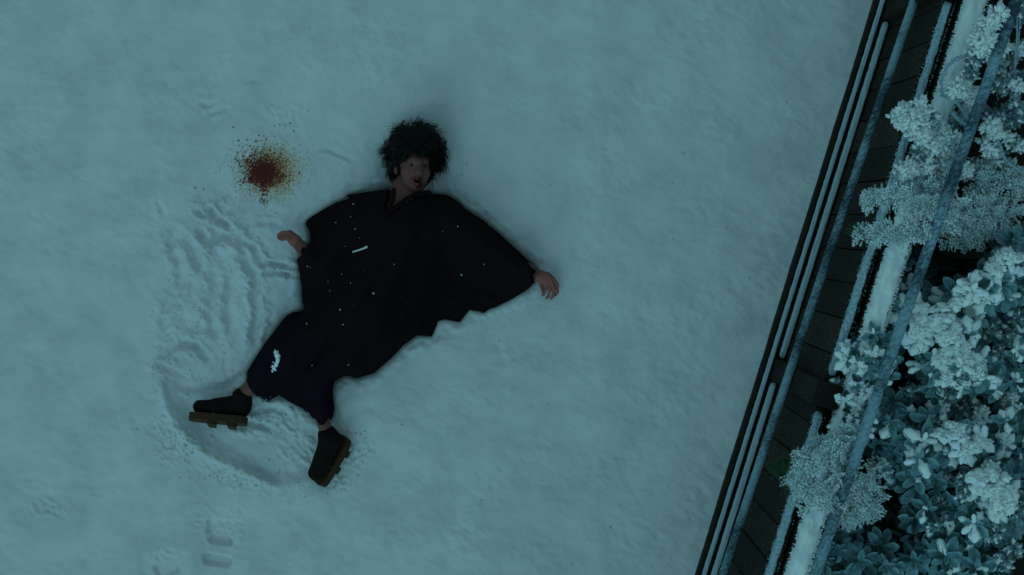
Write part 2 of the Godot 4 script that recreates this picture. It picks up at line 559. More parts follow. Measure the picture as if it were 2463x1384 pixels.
func build_forest_floor():
	var b := Buf.new()
	var n := 24
	for i in n + 1:
		for j in n + 1:
			var s: float = lerp(-4.0, 7.0, i / float(n)) if i > 0 and i < n else (-60.0 if i == 0 else 60.0)
			var t: float = 0.06 + 5.0 * j / float(n) if j < n else 70.0
			var p := wall_point(s, t, -0.5)
			p.y += 0.08 * noise_a.get_noise_2d(p.x * 1.5, p.z * 1.5)
			b.vert(p)
	for i in n:
		for j in n:
			b.quad(i * (n + 1) + j, i * (n + 1) + j + 1, (i + 1) * (n + 1) + j + 1, (i + 1) * (n + 1) + j)
	b.smooth()
	for k in b.n.size():
		if b.n[k].y < 0: b.n[k] = -b.n[k]
	structure("forest_floor", b.mesh(), M.soil)

# ---------------------------------------------------------------- wall
# a bank of snow lying along the wall from s0 to s1, centred on t at height h
func snow_bank(s0: float, s1: float, t: float, half: float, h: float, rise: float, sd: float, ragged := 0.25) -> Buf:
	var b := Buf.new()
	var step := 0.012
	var n := int((s1 - s0) / step) + 1
	var across := 8
	for i in n:
		var s: float = lerp(s0, s1, i / float(n - 1))
		var ends: float = clamp(min(s - s0, s1 - s) / 0.02, 0.0, 1.0)
		ends = sqrt(1.0 - (1.0 - ends) * (1.0 - ends))
		for j in across + 1:
			var a := -1.0 + 2.0 * j / across
			var hw: float = half * (1.0 + ragged * noise_a.get_noise_2d(s * 22.0 + sd, 3.0 + sd + (5.0 if a > 0.0 else 0.0)) + ragged * 0.8 * noise_b.get_noise_2d(s * 80.0, sd + (9.0 if a > 0.0 else 0.0)))
			var dome: float = sqrt(max(0.0, 1.0 - pow(abs(a), 3.0)))
			var y: float = rise * dome * ends * (1.0 + 0.5 * noise_a.get_noise_2d(s * 9.0 + sd, a * 1.2)) + 0.12 * rise * noise_b.get_noise_2d(s * 60.0 + sd, a * 3.0)
			b.vert(wall_point(s, t + hw * a * (0.55 + 0.45 * ends), h + (y if j > 0 and j < across else -0.003)))
	for i in n - 1:
		for j in across:
			var k := i * (across + 1) + j
			b.quad(k, k + 1, k + across + 2, k + across + 1)
	b.smooth()
	return b

# hoar frost: short needles standing out sideways and up from a bank
func frost_needles(s0: float, s1: float, t: float, half: float, h: float, count: int, length: float) -> Buf:
	var b := Buf.new()
	for k in count:
		var s := rng.randf_range(s0, s1)
		var side := -1.0 if rng.randf() < 0.5 else 1.0
		var inward := rng.randf() < 0.35
		var at := wall_point(s, t + half * side * (0.9 if not inward else rng.randf_range(0.0, 0.9)), h + rng.randf_range(-0.006, 0.012) + (0.012 if inward else 0.0))
		var d := (wall_out * side * (1.0 if not inward else 0.3) + wall_along * rng.randf_range(-0.7, 0.7) + Vector3(0, rng.randf_range(0.0, 0.7) + (0.8 if inward else 0.0), 0)).normalized()
		spike(b, at, d, length * rng.randf_range(0.5, 1.2), length * 0.22)
	return b

func spike(b: Buf, at: Vector3, d: Vector3, l: float, r: float, col := Color.WHITE):
	var x := d.cross(Vector3(0.3, 0.8, 0.52)).normalized()
	var y := d.cross(x)
	var tip := at + d * l
	var ring := []
	for k in 3:
		var an := TAU * k / 3.0
		ring.append(at + (x * cos(an) + y * sin(an)) * r)
	for k in 3: flat_tri(b, ring[k], tip, ring[(k + 1) % 3], col)

func wood_bar(s0: float, s1: float, t: float, ht: float, h: float, hh: float, ch := 0.004) -> ArrayMesh:
	var b := Buf.new()
	bar(b, wall_point(s0, t, h), wall_along * (s1 - s0), wall_out, ht, Vector3.UP, hh, ch)
	return b.mesh()

func build_wall():
	var s0 := -0.9; var s1 := 3.7
	var w := thing("plank_wall", "dark timber plank wall with snow-capped top beam beside the snow field", "wall", wall_point(1.4, 0.12, 0))
	var inv := Transform3D(Basis.IDENTITY, -w.position)
	# planks
	var s := s0 + 0.008
	var k := 0
	while s < s1:
		var wd: float = 0.139 + 0.004 * sin(k * 2.1)
		var b := Buf.new()
		var lean := rng.randf_range(-0.003, 0.003)
		var top := 0.915 + rng.randf_range(-0.006, 0.006)
		bar(b, wall_point(s + wd * 0.5, 0.113 + lean, -0.06), Vector3(0, top + 0.06, 0) + wall_along * rng.randf_range(-0.002, 0.002), wall_along, wd * 0.5, wall_out, 0.013, 0.004)
		part("plank", b.mesh(), M["plank%d" % (rng.randi() % 3)], w, inv)
		s += wd + 0.004
		k += 1
	# backing boards close the wall behind the joints
	part("backing_board", wood_bar(s0, s1, 0.138, 0.009, 0.42, 0.46), M.beam_wood, w, inv)
	# sill: a bare edge board, then two narrow ledges that hold snow
	part("edge_board", wood_bar(s0, s1, 0.0115, 0.0105, 0.0, 0.034), M.beam_wood, w, inv)
	var l1 := part("ledge", wood_bar(s0, s1, 0.0365, 0.0115, -0.004, 0.042), M.beam_wood, w, inv)
	part("snow", snow_bank(s0, s1, 0.0365, 0.0112, 0.037, 0.006, 3.0, 0.07).mesh(), M.ledge_snow, l1)
	for seg in [[s0, -0.03], [0.08, 1.640], [1.752, s1]]:
		var l2 := part("ledge", wood_bar(seg[0], seg[1], 0.080, 0.0165, 0.0, 0.045), M.beam_wood, w, inv)
		part("snow", snow_bank(seg[0], seg[1], 0.0785, 0.0150, 0.044, 0.007, 8.0 + seg[0], 0.07).mesh(), M.ledge_snow, l2)
	# posts
	for ps in [0.025, 1.696]:
		var b := Buf.new()
		bar(b, wall_point(ps, 0.108, -0.1), Vector3(0, 1.11, 0), wall_along, 0.050, wall_out, 0.052, 0.008)
		part("post", b.mesh(), M.plank1, w, inv)
	# round rail on top of the planks, broken at the posts, with snow along it
	for seg in [[s0, -0.035], [0.085, 1.636], [1.756, s1]]:
		var b := Buf.new()
		var pts := []; var rad := []
		var n := 30
		for i in n + 1:
			var ss: float = lerp(seg[0], seg[1], i / float(n))
			pts.append(wall_point(ss, 0.118 + 0.004 * (ss - 1.3), 0.934 + 0.003 * noise_b.get_noise_1d(ss * 3.0)))
			rad.append(0.027 + 0.002 * noise_b.get_noise_1d(ss * 9.0 + 3.0))
		tube(b, pts, rad, 12)
		var rail := part("rail", b.mesh(), M.plank1, w, inv)
		part("snow", snow_bank(seg[0] + 0.01, seg[1] - 0.01, 0.112, 0.0175, 0.950, 0.018, 17.0 + seg[0], 0.22).mesh(), M.frost, rail)
		var fn := frost_needles(seg[0] + 0.02, seg[1] - 0.02, 0.116, 0.024, 0.942, int((seg[1] - seg[0]) * 500), 0.009)
		var fo := part("frost", fn.mesh(), M.frost, rail)
		fo.set_meta("kind", "stuff")
	# squared beam behind the rail with a thick cap of snow
	var beam := part("beam", wood_bar(s0, s1, 0.200, 0.044, 0.945, 0.045, 0.008), M.beam_wood, w, inv)
	part("snow", snow_bank(s0, s1, 0.203, 0.0425, 0.986, 0.040, 40.0, 0.14).mesh(), M.fresh_snow, beam)
	var needles := part("frost", frost_needles(s0, s1, 0.203, 0.0445, 0.992, 5200, 0.013).mesh(), M.fresh_snow, beam)
	needles.set_meta("kind", "stuff")

func build_ropes():
	var ends := [
		[spot(2221, -60, 0.60), spot(1717, 1450, 0.50), 0.0185, "frost-blue rope stretched along the face of the plank wall"],
		[spot(2468, -60, 1.20), spot(1938, 1450, 1.17), 0.0215, "thick frosted rope stretched over the shrubs behind the top beam"]]
	for e in ends:
		var a: Vector3 = e[0]; var z: Vector3 = e[1]
		var r: float = e[2]
		var b := Buf.new()
		var d := (z - a).normalized()
		var x := Vector3.UP.cross(d).normalized()
		var y := d.cross(x)
		var len := a.distance_to(z)
		var n := int(len / 0.007)
		var sides := 18
		for i in n + 1:
			var s := len * i / n
			var mid := a + d * s + Vector3(0, -0.02 * sin(PI * s / len), 0)
			for k in sides:
				var an := TAU * k / sides
				var twist := 3.0 * an - s * 190.0
				var lay := 0.5 + 0.5 * cos(twist)
				var nn := x * cos(an) + y * sin(an)
				var rr: float = r * (0.965 + 0.035 * lay) + 0.0012 * noise_b.get_noise_2d(s * 90.0, an * 4.0 + r * 900.0)
				var frost: float = clamp(0.50 + 1.5 * noise_a.get_noise_2d(s * 3.0 + r * 400.0, 4.0) + 0.8 * noise_b.get_noise_2d(s * 160.0, an * 7.0), 0.0, 1.0)
				frost = clamp(frost * (0.86 + 0.18 * lay), 0.0, 1.0)
				b.vert(mid + nn * rr, nn, Color(0.028, 0.058, 0.078).lerp(Color(0.24, 0.37, 0.42), frost))
		for i in n:
			for k in sides:
				var k2 := (k + 1) % sides
				b.quad(i * sides + k, (i + 1) * sides + k, (i + 1) * sides + k2, i * sides + k2)
		b.smooth()
		# hoar needles on the rope
		for k in int(len * 420):
			var s := rng.randf() * len
			var an := rng.randf() * TAU
			var nn := x * cos(an) + y * sin(an)
			spike(b, a + d * s + Vector3(0, -0.02 * sin(PI * s / len), 0) + nn * r * 0.92, (nn + d * rng.randf_range(-0.5, 0.5)).normalized(), rng.randf_range(0.002, 0.005), 0.0013, Color(0.34, 0.44, 0.50))
		top_mesh("rope", b.mesh(), M.rope, e[3], "rope", "ropes along the wall")

# ---------------------------------------------------------------- person
func cap_dist(p: Vector3, a: Vector3, b: Vector3, ra: float, rb: float) -> float:
	var ab := b - a
	var t: float = clamp((p - a).dot(ab) / max(ab.length_squared(), 1e-9), 0.0, 1.0)
	return p.distance_to(a + ab * t) - lerp(ra, rb, t)

func smin(a: float, b: float, k: float) -> float:
	var h: float = max(k - abs(a - b), 0.0) / k
	return min(a, b) - h * h * k * 0.25

func field(bones: Array, k: float, p: Vector3) -> float:
	var d := 1e3
	for q in bones:
		d = smin(d, cap_dist(p, q[0], q[1], q[2], q[3]), k)
	return d

# surface nets of fn inside the box lo..hi
func nets(b: Buf, fn: Callable, lo: Vector3, hi: Vector3, cell: float, paint: Callable):
	var n := Vector3i(((hi - lo) / cell).ceil()) + Vector3i(2, 2, 2)
	var vals := PackedFloat32Array()
	vals.resize(n.x * n.y * n.z)
	vals.fill(1.0)
	var blk := 4
	var reach := cell * blk * 1.2
	for bz in range(0, n.z, blk):
		for by in range(0, n.y, blk):
			for bx in range(0, n.x, blk):
				var c := lo + Vector3(bx + 1.5, by + 1.5, bz + 1.5) * cell
				var dc: float = fn.call(c)
				var skip: bool = abs(dc) > reach * 1.5
				for z in range(bz, min(bz + blk, n.z)):
					for y in range(by, min(by + blk, n.y)):
						for x in range(bx, min(bx + blk, n.x)):
							vals[(z * n.y + y) * n.x + x] = dc if skip else fn.call(lo + Vector3(x, y, z) * cell)
	var ids := {}
	var sx := 1; var sy := n.x; var sz := n.x * n.y
	var corner := [0, sx, sy, sx + sy, sz, sx + sz, sy + sz, sx + sy + sz]
	var edges := [[0, 1], [2, 3], [4, 5], [6, 7], [0, 2], [1, 3], [4, 6], [5, 7], [0, 4], [1, 5], [2, 6], [3, 7]]
	for z in n.z - 1:
		for y in n.y - 1:
			for x in n.x - 1:
				var k := (z * n.y + y) * n.x + x
				var neg := 0
				for c in 8:
					if vals[k + corner[c]] < 0.0: neg += 1
				if neg == 0 or neg == 8: continue
				var sum := Vector3.ZERO; var cnt := 0
				for e in edges:
					var va := vals[k + corner[e[0]]]; var vb := vals[k + corner[e[1]]]
					if (va < 0.0) == (vb < 0.0): continue
					var t := va / (va - vb)
					var pa := Vector3(e[0] & 1, (e[0] >> 1) & 1, (e[0] >> 2) & 1)
					var pb := Vector3(e[1] & 1, (e[1] >> 1) & 1, (e[1] >> 2) & 1)
					sum += pa.lerp(pb, t); cnt += 1
				var p := lo + (Vector3(x, y, z) + sum / cnt) * cell
				var h := cell * 0.7
				var nn := Vector3(fn.call(p + Vector3(h, 0, 0)) - fn.call(p - Vector3(h, 0, 0)), fn.call(p + Vector3(0, h, 0)) - fn.call(p - Vector3(0, h, 0)), fn.call(p + Vector3(0, 0, h)) - fn.call(p - Vector3(0, 0, h))).normalized()
				ids[k] = b.vert(p, nn, paint.call(p))
	for k in ids:
		var x: int = k % n.x; var y: int = (k / n.x) % n.y; var z: int = k / sz
		var v0 := vals[k]
		for ax in 3:
			var st: int = [sx, sy, sz][ax]
			var o1: int = [sy, sz, sx][ax]; var o2: int = [sz, sx, sy][ax]
			var c1: int = [y, z, x][ax]; var c2: int = [z, x, y][ax]
			if c1 == 0 or c2 == 0: continue
			var v1 := vals[k + st]
			if (v0 < 0.0) == (v1 < 0.0): continue
			if not (ids.has(k - o1) and ids.has(k - o2) and ids.has(k - o1 - o2)): continue
			if v0 < 0.0: b.quad(ids[k], ids[k - o2], ids[k - o1 - o2], ids[k - o1])
			else: b.quad(ids[k], ids[k - o1], ids[k - o1 - o2], ids[k - o2])

const SKIN := Color(0.165, 0.066, 0.054)
var body_bones := []

func sp3(q: Array) -> Vector3:
	return spot(q[0], q[1], q[2])

func poly_of(pixels: Array, h := 0.02) -> PackedVector2Array:
	var r := PackedVector2Array()
	for q in pixels:
		var p := spot(q[0], q[1], h)
		r.append(Vector2(p.x, p.z))
	return r

func body_top(x: float, z: float) -> float:
	# height of the body under a cloth that is drawn tight between its limbs
	var best := -1.0
	var p := Vector2(x, z)
	for q in body_bones:
		var a := Vector2(q[0].x, q[0].z); var b := Vector2(q[1].x, q[1].z)
		var ab := b - a
		var t: float = clamp((p - a).dot(ab) / max(ab.length_squared(), 1e-9), 0.0, 1.0)
		var d := p.distance_to(a + ab * t)
		var r: float = lerp(q[2], q[3], t)
		var y: float = lerp(q[0].y, q[1].y, t)
		var h: float = y + sqrt(r * r - d * d) if d < r * 0.8 else y + r * 0.6 - (d - r * 0.8) * 1.15
		best = max(best, h)
	return best

# cloth laid over the body inside an outline: top and under side joined at the edge
func drape(outline: PackedVector2Array, ease: float, under: Callable, sd: float, fold_dir: float, spacing: float, round_edge: float) -> Buf:
	var pts := PackedVector2Array()
	var edge := PackedVector2Array()
	var n := outline.size()
	for k in n:
		var a := outline[k]; var b := outline[(k + 1) % n]
		var m: int = max(1, int(a.distance_to(b) / spacing))
		for j in m: edge.append(a.lerp(b, j / float(m)))
	pts.append_array(edge)
	var lo := outline[0]; var hi := outline[0]
	for q in outline:
		lo = lo.min(q); hi = hi.max(q)
	var dist := PackedFloat32Array()
	dist.resize(edge.size())
	var gx := lo.x; var row := 0
	var gz := lo.y
	while gz < hi.y:
		gx = lo.x + (0.5 * spacing if row % 2 == 1 else 0.0)
		while gx < hi.x:
			var p := Vector2(gx, gz)
			if Geometry2D.is_point_in_polygon(p, outline):
				var d := 1e9
				for k in n: d = min(d, seg_dist(p, outline[k], outline[(k + 1) % n]))
				if d > spacing * 0.55:
					pts.append(p); dist.append(d)
			gx += spacing
		gz += spacing * 0.87
		row += 1
	var tris := Geometry2D.triangulate_delaunay(pts)
	var b := Buf.new()
	var dir := Vector2.from_angle(fold_dir)
	for k in pts.size():
		var p := pts[k]
		var floor_y: float = under.call(p)
		var body: float = body_top(p.x, p.y) + ease
		var d := dist[k]
		var q: float = clamp(d / round_edge, 0.0, 1.0)
		var rise := 0.38 * sqrt(1.0 - (1.0 - q) * (1.0 - q))
		var along := p.dot(dir); var across := p.dot(dir.orthogonal())
		var fold: float = noise_c.get_noise_2d(across * 9.0 + sd, along * 2.2) * 0.020 + noise_a.get_noise_2d(across * 16.0, along * 5.0 + sd) * 0.006
		var y: float = max(floor_y + 0.013, min(body, floor_y + 0.013 + rise)) + fold * clamp(d / 0.03, 0.0, 1.0)
		y = max(y, floor_y + 0.006)
		b.vert(Vector3(p.x, y, p.y))
	for k in range(0, tris.size(), 3):
		var a := pts[tris[k]]; var c := pts[tris[k + 1]]; var e := pts[tris[k + 2]]
		if not Geometry2D.is_point_in_polygon((a + c + e) / 3.0, outline): continue
		if (c - a).cross(e - a) > 0.0: b.tri(tris[k], tris[k + 1], tris[k + 2])
		else: b.tri(tris[k], tris[k + 2], tris[k + 1])
	b.smooth()
	# hem: the edge folded down to what lies below
	var m := edge.size()
	for k in m:
		var j := (k + 1) % m
		var a := b.v[k]; var c := b.v[j]
		var ya: float = under.call(edge[k]) - 0.012; var yc: float = under.call(edge[j]) - 0.012
		var sgn := 1.0
		flat_quad(b, a, c, Vector3(c.x, yc, c.z), Vector3(a.x, ya, a.z))
		if sgn < 0: pass
	return b

const TROUSER_LINE := [[760, 700], [731, 742], [722, 750], [703, 753], [686, 761], [671, 779], [655, 801], [640, 820], [616, 856], [593, 893], [592, 914], [604, 942], [625, 956], [640, 968], [670, 952], [708, 977], [744, 996], [767, 1018], [782, 1023], [796, 1011], [803, 987], [800, 963], [798, 942], [803, 918], [829, 904], [870, 880], [890, 830], [900, 760], [860, 700]]
const ROBE_LINE := [[949, 453], [905, 458], [868, 464], [833, 469], [839, 477], [805, 488], [770, 508], [737, 529], [733, 540], [743, 558], [745, 578], [740, 591], [724, 592], [722, 610], [712, 627], [716, 644], [722, 690], [724, 727], [731, 738], [752, 768], [778, 820], [800, 866], [829, 904], [840, 907], [857, 912], [900, 899], [944, 860], [970, 832], [982, 824], [1002, 809], [1038, 811], [1053, 774], [1070, 770], [1106, 776], [1129, 747], [1157, 751], [1161, 755], [1177, 745], [1195, 739], [1235, 719], [1269, 698], [1291, 676], [1283, 664], [1296, 654], [1282, 637], [1254, 611], [1195, 557], [1161, 529], [1118, 502], [1103, 486], [1084, 474], [1072, 468], [1041, 466], [1029, 462], [1008, 466], [984, 476], [966, 490], [944, 507], [946, 490], [951, 472]]
var trouser_poly := PackedVector2Array()
var robe_poly := PackedVector2Array()
var trouser_top := {}

func under_trousers(p: Vector2) -> float:
	return ground_y(Vector3(p.x, 0, p.y))

func under_robe(p: Vector2) -> float:
	var y := ground_y(Vector3(p.x, 0, p.y))
	if Geometry2D.is_point_in_polygon(p, trouser_poly):
		var d := 1e9
		for k in trouser_poly.size(): d = min(d, seg_dist(p, trouser_poly[k], trouser_poly[(k + 1) % trouser_poly.size()]))
		var q: float = clamp(d / 0.055, 0.0, 1.0)
		y = max(y, min(body_top(p.x, p.y) + 0.038, y + 0.025 + 0.38 * sqrt(1.0 - (1.0 - q) * (1.0 - q))))
	return y

func chain(out: Array, pts: Array, radii: Array):
	for k in pts.size() - 1: out.append([pts[k], pts[k + 1], radii[k], radii[k + 1]])

func build_person():
	var pelvis := spot(868, 735, 0.13)
	var who := thing("person", "person in a black robe lying face up on the snow, arms spread", "person", Vector3(pelvis.x, 0, pelvis.z))
	var inv := Transform3D(Basis.IDENTITY, -who.position)
	# skeleton
	var neck := spot(978, 468, 0.105)
	var chest := spot(955, 545, 0.125)
	var belly := spot(905, 660, 0.12)
	var sh_l := spot(872, 528, 0.095); var sh_r := spot(1068, 530, 0.095)
	var el_l := spot(772, 650, 0.08); var wr_l := spot(711, 580, 0.070)
	var el_r := spot(1185, 606, 0.070); var wr_r := spot(1296, 664, 0.060)
	var hip_l := spot(815, 770, 0.110); var hip_r := spot(885, 775, 0.110)
	var kn_l := spot(688, 850, 0.135); var an_l := spot(583, 952, 0.062)
	var kn_r := spot(764, 900, 0.120); var an_r := spot(786, 1046, 0.062)
	var trunk := []
	chain(trunk, [neck, chest, belly, pelvis], [0.075, 0.12, 0.108, 0.12])
	chain(trunk, [sh_l, chest, sh_r], [0.060, 0.11, 0.060])
	chain(trunk, [hip_l, pelvis, hip_r], [0.095, 0.11, 0.095])
	var arms := []
	chain(arms, [sh_l, el_l, wr_l], [0.055, 0.042, 0.026])
	chain(arms, [sh_r, el_r, wr_r], [0.055, 0.042, 0.029])
	var legs := []
	chain(legs, [hip_l, kn_l, kn_l.lerp(an_l, 0.35), an_l], [0.078, 0.050, 0.046, 0.031])
	chain(legs, [hip_r, kn_r, spot(766, 975, 0.090), an_r], [0.075, 0.044, 0.034, 0.029])
	body_bones = trunk + arms + legs
	var b := Buf.new()
	var plain := func(_p): return SKIN
	# head axes: x to the picture's right, y to the crown, z out of the face
	var hz := Vector3(0.34, 0.93, 0.06).normalized()
	var hy := Vector3(0.06, -0.05, -1.0)
	hy = (hy - hz * hy.dot(hz)).normalized()
	var hx := hy.cross(hz).normalized()
	var head := Transform3D(Basis(hx, hy, hz), spot(994, 398, 0.125))
	var nape := head * Vector3(0, -0.06, -0.03)
	var base := body_bones + [[neck, nape, 0.062, 0.056]]
	var lo := Vector3(1e9, 1e9, 1e9); var hi := -lo
	for q in base:
		for e in 2:
			var rr: Vector3 = Vector3.ONE * (q[2 + e] + 0.02)
			lo = lo.min(q[e] - rr); hi = hi.max(q[e] + rr)
	var fb := func(p: Vector3) -> float: return field(base, 0.03, p)
	nets(b, fb, lo, hi, 0.016, plain)
	# head
	var skull := [
		[Vector3(0, 0.036, -0.030), Vector3(0, 0.034, 0.005), 0.078, 0.073],
		[Vector3(0, 0.0, 0.022), Vector3(0, -0.070, 0.038), 0.060, 0.040],
		[Vector3(-0.036, -0.030, 0.040), Vector3(-0.026, -0.072, 0.034), 0.030, 0.028],
		[Vector3(0.036, -0.030, 0.040), Vector3(0.026, -0.072, 0.034), 0.030, 0.028],
		[Vector3(0, -0.098, 0.052), Vector3(0, -0.094, 0.050), 0.021, 0.021],
		[Vector3(0, 0.012, 0.078), Vector3(0, -0.027, 0.098), 0.009, 0.012],
		[Vector3(-0.011, -0.030, 0.086), Vector3(0.011, -0.030, 0.086), 0.010, 0.010],
		[Vector3(-0.034, 0.022, 0.062), Vector3(-0.008, 0.020, 0.072), 0.015, 0.014],
		[Vector3(0.034, 0.022, 0.062), Vector3(0.008, 0.020, 0.072), 0.015, 0.014],
		[Vector3(0, -0.06, -0.03), Vector3(0, -0.12, -0.03), 0.056, 0.058]]
	var ears := [
		[Vector3(-0.077, 0.006, -0.016), Vector3(-0.073, -0.036, -0.006), 0.011, 0.009],
		[Vector3(0.077, 0.006, -0.016), Vector3(0.073, -0.036, -0.006), 0.011, 0.009]]
	var lips := [
		[Vector3(-0.020, -0.060, 0.072), Vector3(0, -0.046, 0.084), 0.006, 0.008],
		[Vector3(0.020, -0.060, 0.072), Vector3(0, -0.046, 0.084), 0.006, 0.008],
		[Vector3(-0.020, -0.060, 0.072), Vector3(0, -0.080, 0.080), 0.006, 0.009],
		[Vector3(0.020, -0.060, 0.072), Vector3(0, -0.080, 0.080), 0.006, 0.009]]
	var mouth := Vector3(0, -0.062, 0.082)
	var fh := func(p: Vector3) -> float:
		var d := field(skull, 0.016, p)
		d = smin(d, field(ears, 0.008, p), 0.006)
		for sx in [-1.0, 1.0]:
			var es: float = p.distance_to(Vector3(0.031 * sx, 0.002, 0.090)) - 0.017
			d = -smin(-d, es, 0.008)
		d = smin(d, field(lips, 0.006, p), 0.006)
		var mm := (p - mouth) / Vector3(0.014, 0.009, 0.026)
		var dm := (mm.length() - 1.0) * 0.013
		return -smin(-d, dm, 0.004)
	var bh := Buf.new()
	var face_paint := func(p: Vector3) -> Color:
		var c := SKIN
		if field(lips, 0.006, p) < 0.004: c = Color(0.16, 0.040, 0.034)
		var mm := ((p - mouth) / Vector3(0.017, 0.012, 0.026)).length()
		if mm < 1.12: c = Color(0.07, 0.008, 0.008)
		# blood run from the mouth over the chin and cheek
		var smear: float = p.distance_to(Vector3(0.012, -0.078, 0.075)) + 0.010 * noise_b.get_noise_3d(p.x * 60.0, p.y * 60.0, p.z * 60.0)
		if smear < 0.017: c = Color(0.085, 0.014, 0.013)
		return c
	nets(bh, fh, Vector3(-0.1, -0.14, -0.125), Vector3(0.1, 0.125, 0.125), 0.005, face_paint)
	var off := b.v.size()
	for k in bh.v.size(): b.vert(head * bh.v[k], head.basis * bh.n[k], bh.c[k])
	for k in bh.i: b.i.append(k + off)
	# hands: palm, four fingers, thumb; all joints in photograph points with heights
	var hand_r := {"palm": [[[1294, 663, 0.060], [1316, 663, 0.066], 0.024, 0.016], [[1294, 665, 0.060], [1312, 678, 0.060], 0.024, 0.016], [[1294, 664, 0.060], [1322, 669, 0.066], 0.022, 0.014]],
		"fingers": [
			[[1330, 669, 0.066], [1341, 686, 0.058], [1341, 703, 0.038], [1336, 711, 0.026]],
			[[1326, 674, 0.068], [1333, 695, 0.058], [1330, 713, 0.036], [1325, 719, 0.024]],
			[[1319, 678, 0.066], [1323, 697, 0.056], [1319, 713, 0.036], [1314, 718, 0.024]],
			[[1312, 681, 0.060], [1313, 696, 0.050], [1308, 708, 0.034], [1304, 712, 0.024]],
			[[1300, 676, 0.046], [1303, 690, 0.036], [1306, 700, 0.026], [1309, 705, 0.020]]]}
	var hand_l := {"palm": [[[711, 582, 0.068], [697, 566, 0.078], 0.024, 0.019], [[711, 580, 0.068], [694, 570, 0.060], 0.024, 0.018], [[708, 578, 0.07], [695, 563, 0.088], 0.021, 0.016]],
		"fingers": [
			[[693, 562, 0.092], [682, 559, 0.092], [674, 561, 0.080], [670, 565, 0.070]],
			[[692, 563, 0.078], [680, 561, 0.078], [671, 565, 0.066], [668, 571, 0.056]],
			[[692, 566, 0.064], [681, 564, 0.062], [673, 569, 0.050], [671, 575, 0.042]],
			[[694, 570, 0.052], [684, 569, 0.048], [678, 573, 0.040], [676, 578, 0.034]],
			[[702, 572, 0.092], [692, 572, 0.104], [684, 574, 0.104], [679, 577, 0.098]]]}
	for hd in [hand_r, hand_l]:
		var hb := []
		for q in hd.palm: hb.append([sp3(q[0]), sp3(q[1]), q[2], q[3]])
		var palm := hb.duplicate()
		var fl := []
		for k in 5:
			var fg: Array = hd.fingers[k]
			var root: Vector3 = palm[0][0].lerp(palm[2][1], 0.55)
			var pts := [root.lerp(sp3(fg[0]), 0.55)]
			for q in fg: pts.append(sp3(q))
			var fr: float = [0.0074, 0.0078, 0.0074, 0.0066, 0.0088][k]
			var one := []
			chain(one, pts, [fr * 1.15, fr * 1.1, fr, fr * 0.9, fr * 0.78])
			fl.append(one)
		var hlo := Vector3(1e9, 1e9, 1e9); var hhi := -hlo
		for q in palm:
			for e in 2:
				hlo = hlo.min(q[e] - Vector3.ONE * 0.035); hhi = hhi.max(q[e] + Vector3.ONE * 0.035)
		for one in fl:
			for q in one:
				for e in 2:
					hlo = hlo.min(q[e] - Vector3.ONE * 0.018); hhi = hhi.max(q[e] + Vector3.ONE * 0.018)
		var fhand := func(p: Vector3) -> float:
			var d := field(palm, 0.014, p)
			for one in fl: d = smin(d, field(one, 0.004, p), 0.004)
			return d
		nets(b, fhand, hlo, hhi, 0.0042, func(_p): return Color(0.29, 0.098, 0.080))
	var body := part("body", b.mesh(), M.skin, who, inv)
	# eyes, teeth
	for sx in [-1.0, 1.0]:
		var eb := SphereMesh.new(); eb.radius = 0.0125; eb.height = 0.025; eb.radial_segments = 14; eb.rings = 8
		var eo := part("eye", eb, M.eye, who, inv * head * Transform3D(Basis.IDENTITY, Vector3(0.031 * sx, 0.002, 0.0625)))
		var ib := SphereMesh.new(); ib.radius = 0.006; ib.height = 0.006; ib.radial_segments = 12; ib.rings = 6
		part("iris", ib, M.iris, eo, Transform3D(Basis(Vector3.RIGHT, PI / 2), Vector3(0, 0, 0.0105)))
	var tb := Buf.new()
	for k in 6:
		var tx := (k - 2.5) * 0.0048
		bar(tb, Vector3(tx, -0.0535, 0.070 - abs(tx) * 0.35), Vector3(0, -0.006, 0), Vector3(1, 0, 0), 0.0022, Vector3(0, 0, 1), 0.002, 0.0006)
	part("teeth", tb.mesh(), M.tooth, who, inv * head)
	build_hair(who, inv, head)
	# clothes
	trouser_poly = poly_of(TROUSER_LINE)
	robe_poly = poly_of(ROBE_LINE, 0.03)
	var tr := drape(trouser_poly, 0.032, under_trousers, 5.0, 1.95, 0.016, 0.045)
	part("trousers", tr.mesh(), M.trousers, who, inv)
	var rb := drape(robe_poly, 0.046, under_robe, 12.0, 2.1, 0.016, 0.055)
	var robe := part("robe", rb.mesh(), M.robe, who, inv)
	# collar bands along the crossed neck opening
	for line in [[[1034, 463], [1008, 467], [984, 477], [966, 491], [944, 509], [925, 540], [905, 585]], [[950, 455], [950, 474], [945, 492], [940, 512]]]:
		var pts := []; var rad := []
		for q in line:
			var p := spot(q[0], q[1], 0.12)
			var y := 0.0
			for dx in [-0.012, 0.0, 0.012]:
				y = max(y, min(body_top(p.x + dx, p.z) + 0.050, 0.245))
			pts.append(Vector3(p.x, y, p.z)); rad.append(0.010)
		var cb := Buf.new()
		tube(cb, pts, rad, 8)
		part("collar", cb.mesh(), M.robe, robe)
	build_feet(who, inv, an_l, an_r)

func hair_radius(deg: float) -> float:
	# outline of the shock of hair round the head's centre, in photograph points
	var t := [[-60, 50], [-45, 62], [-30, 76], [-18, 74], [-8, 70], [2, 88], [12, 82], [24, 86], [38, 92], [48, 100], [62, 101], [78, 102], [92, 104], [104, 96], [114, 76], [122, 78], [132, 96], [146, 94], [160, 84], [175, 80], [190, 80], [204, 66], [216, 54], [230, 44]]
	for k in t.size() - 1:
		if deg >= t[k][0] and deg <= t[k + 1][0]:
			return lerp(float(t[k][1]), float(t[k + 1][1]), (deg - t[k][0]) / float(t[k + 1][0] - t[k][0]))
	return 45.0

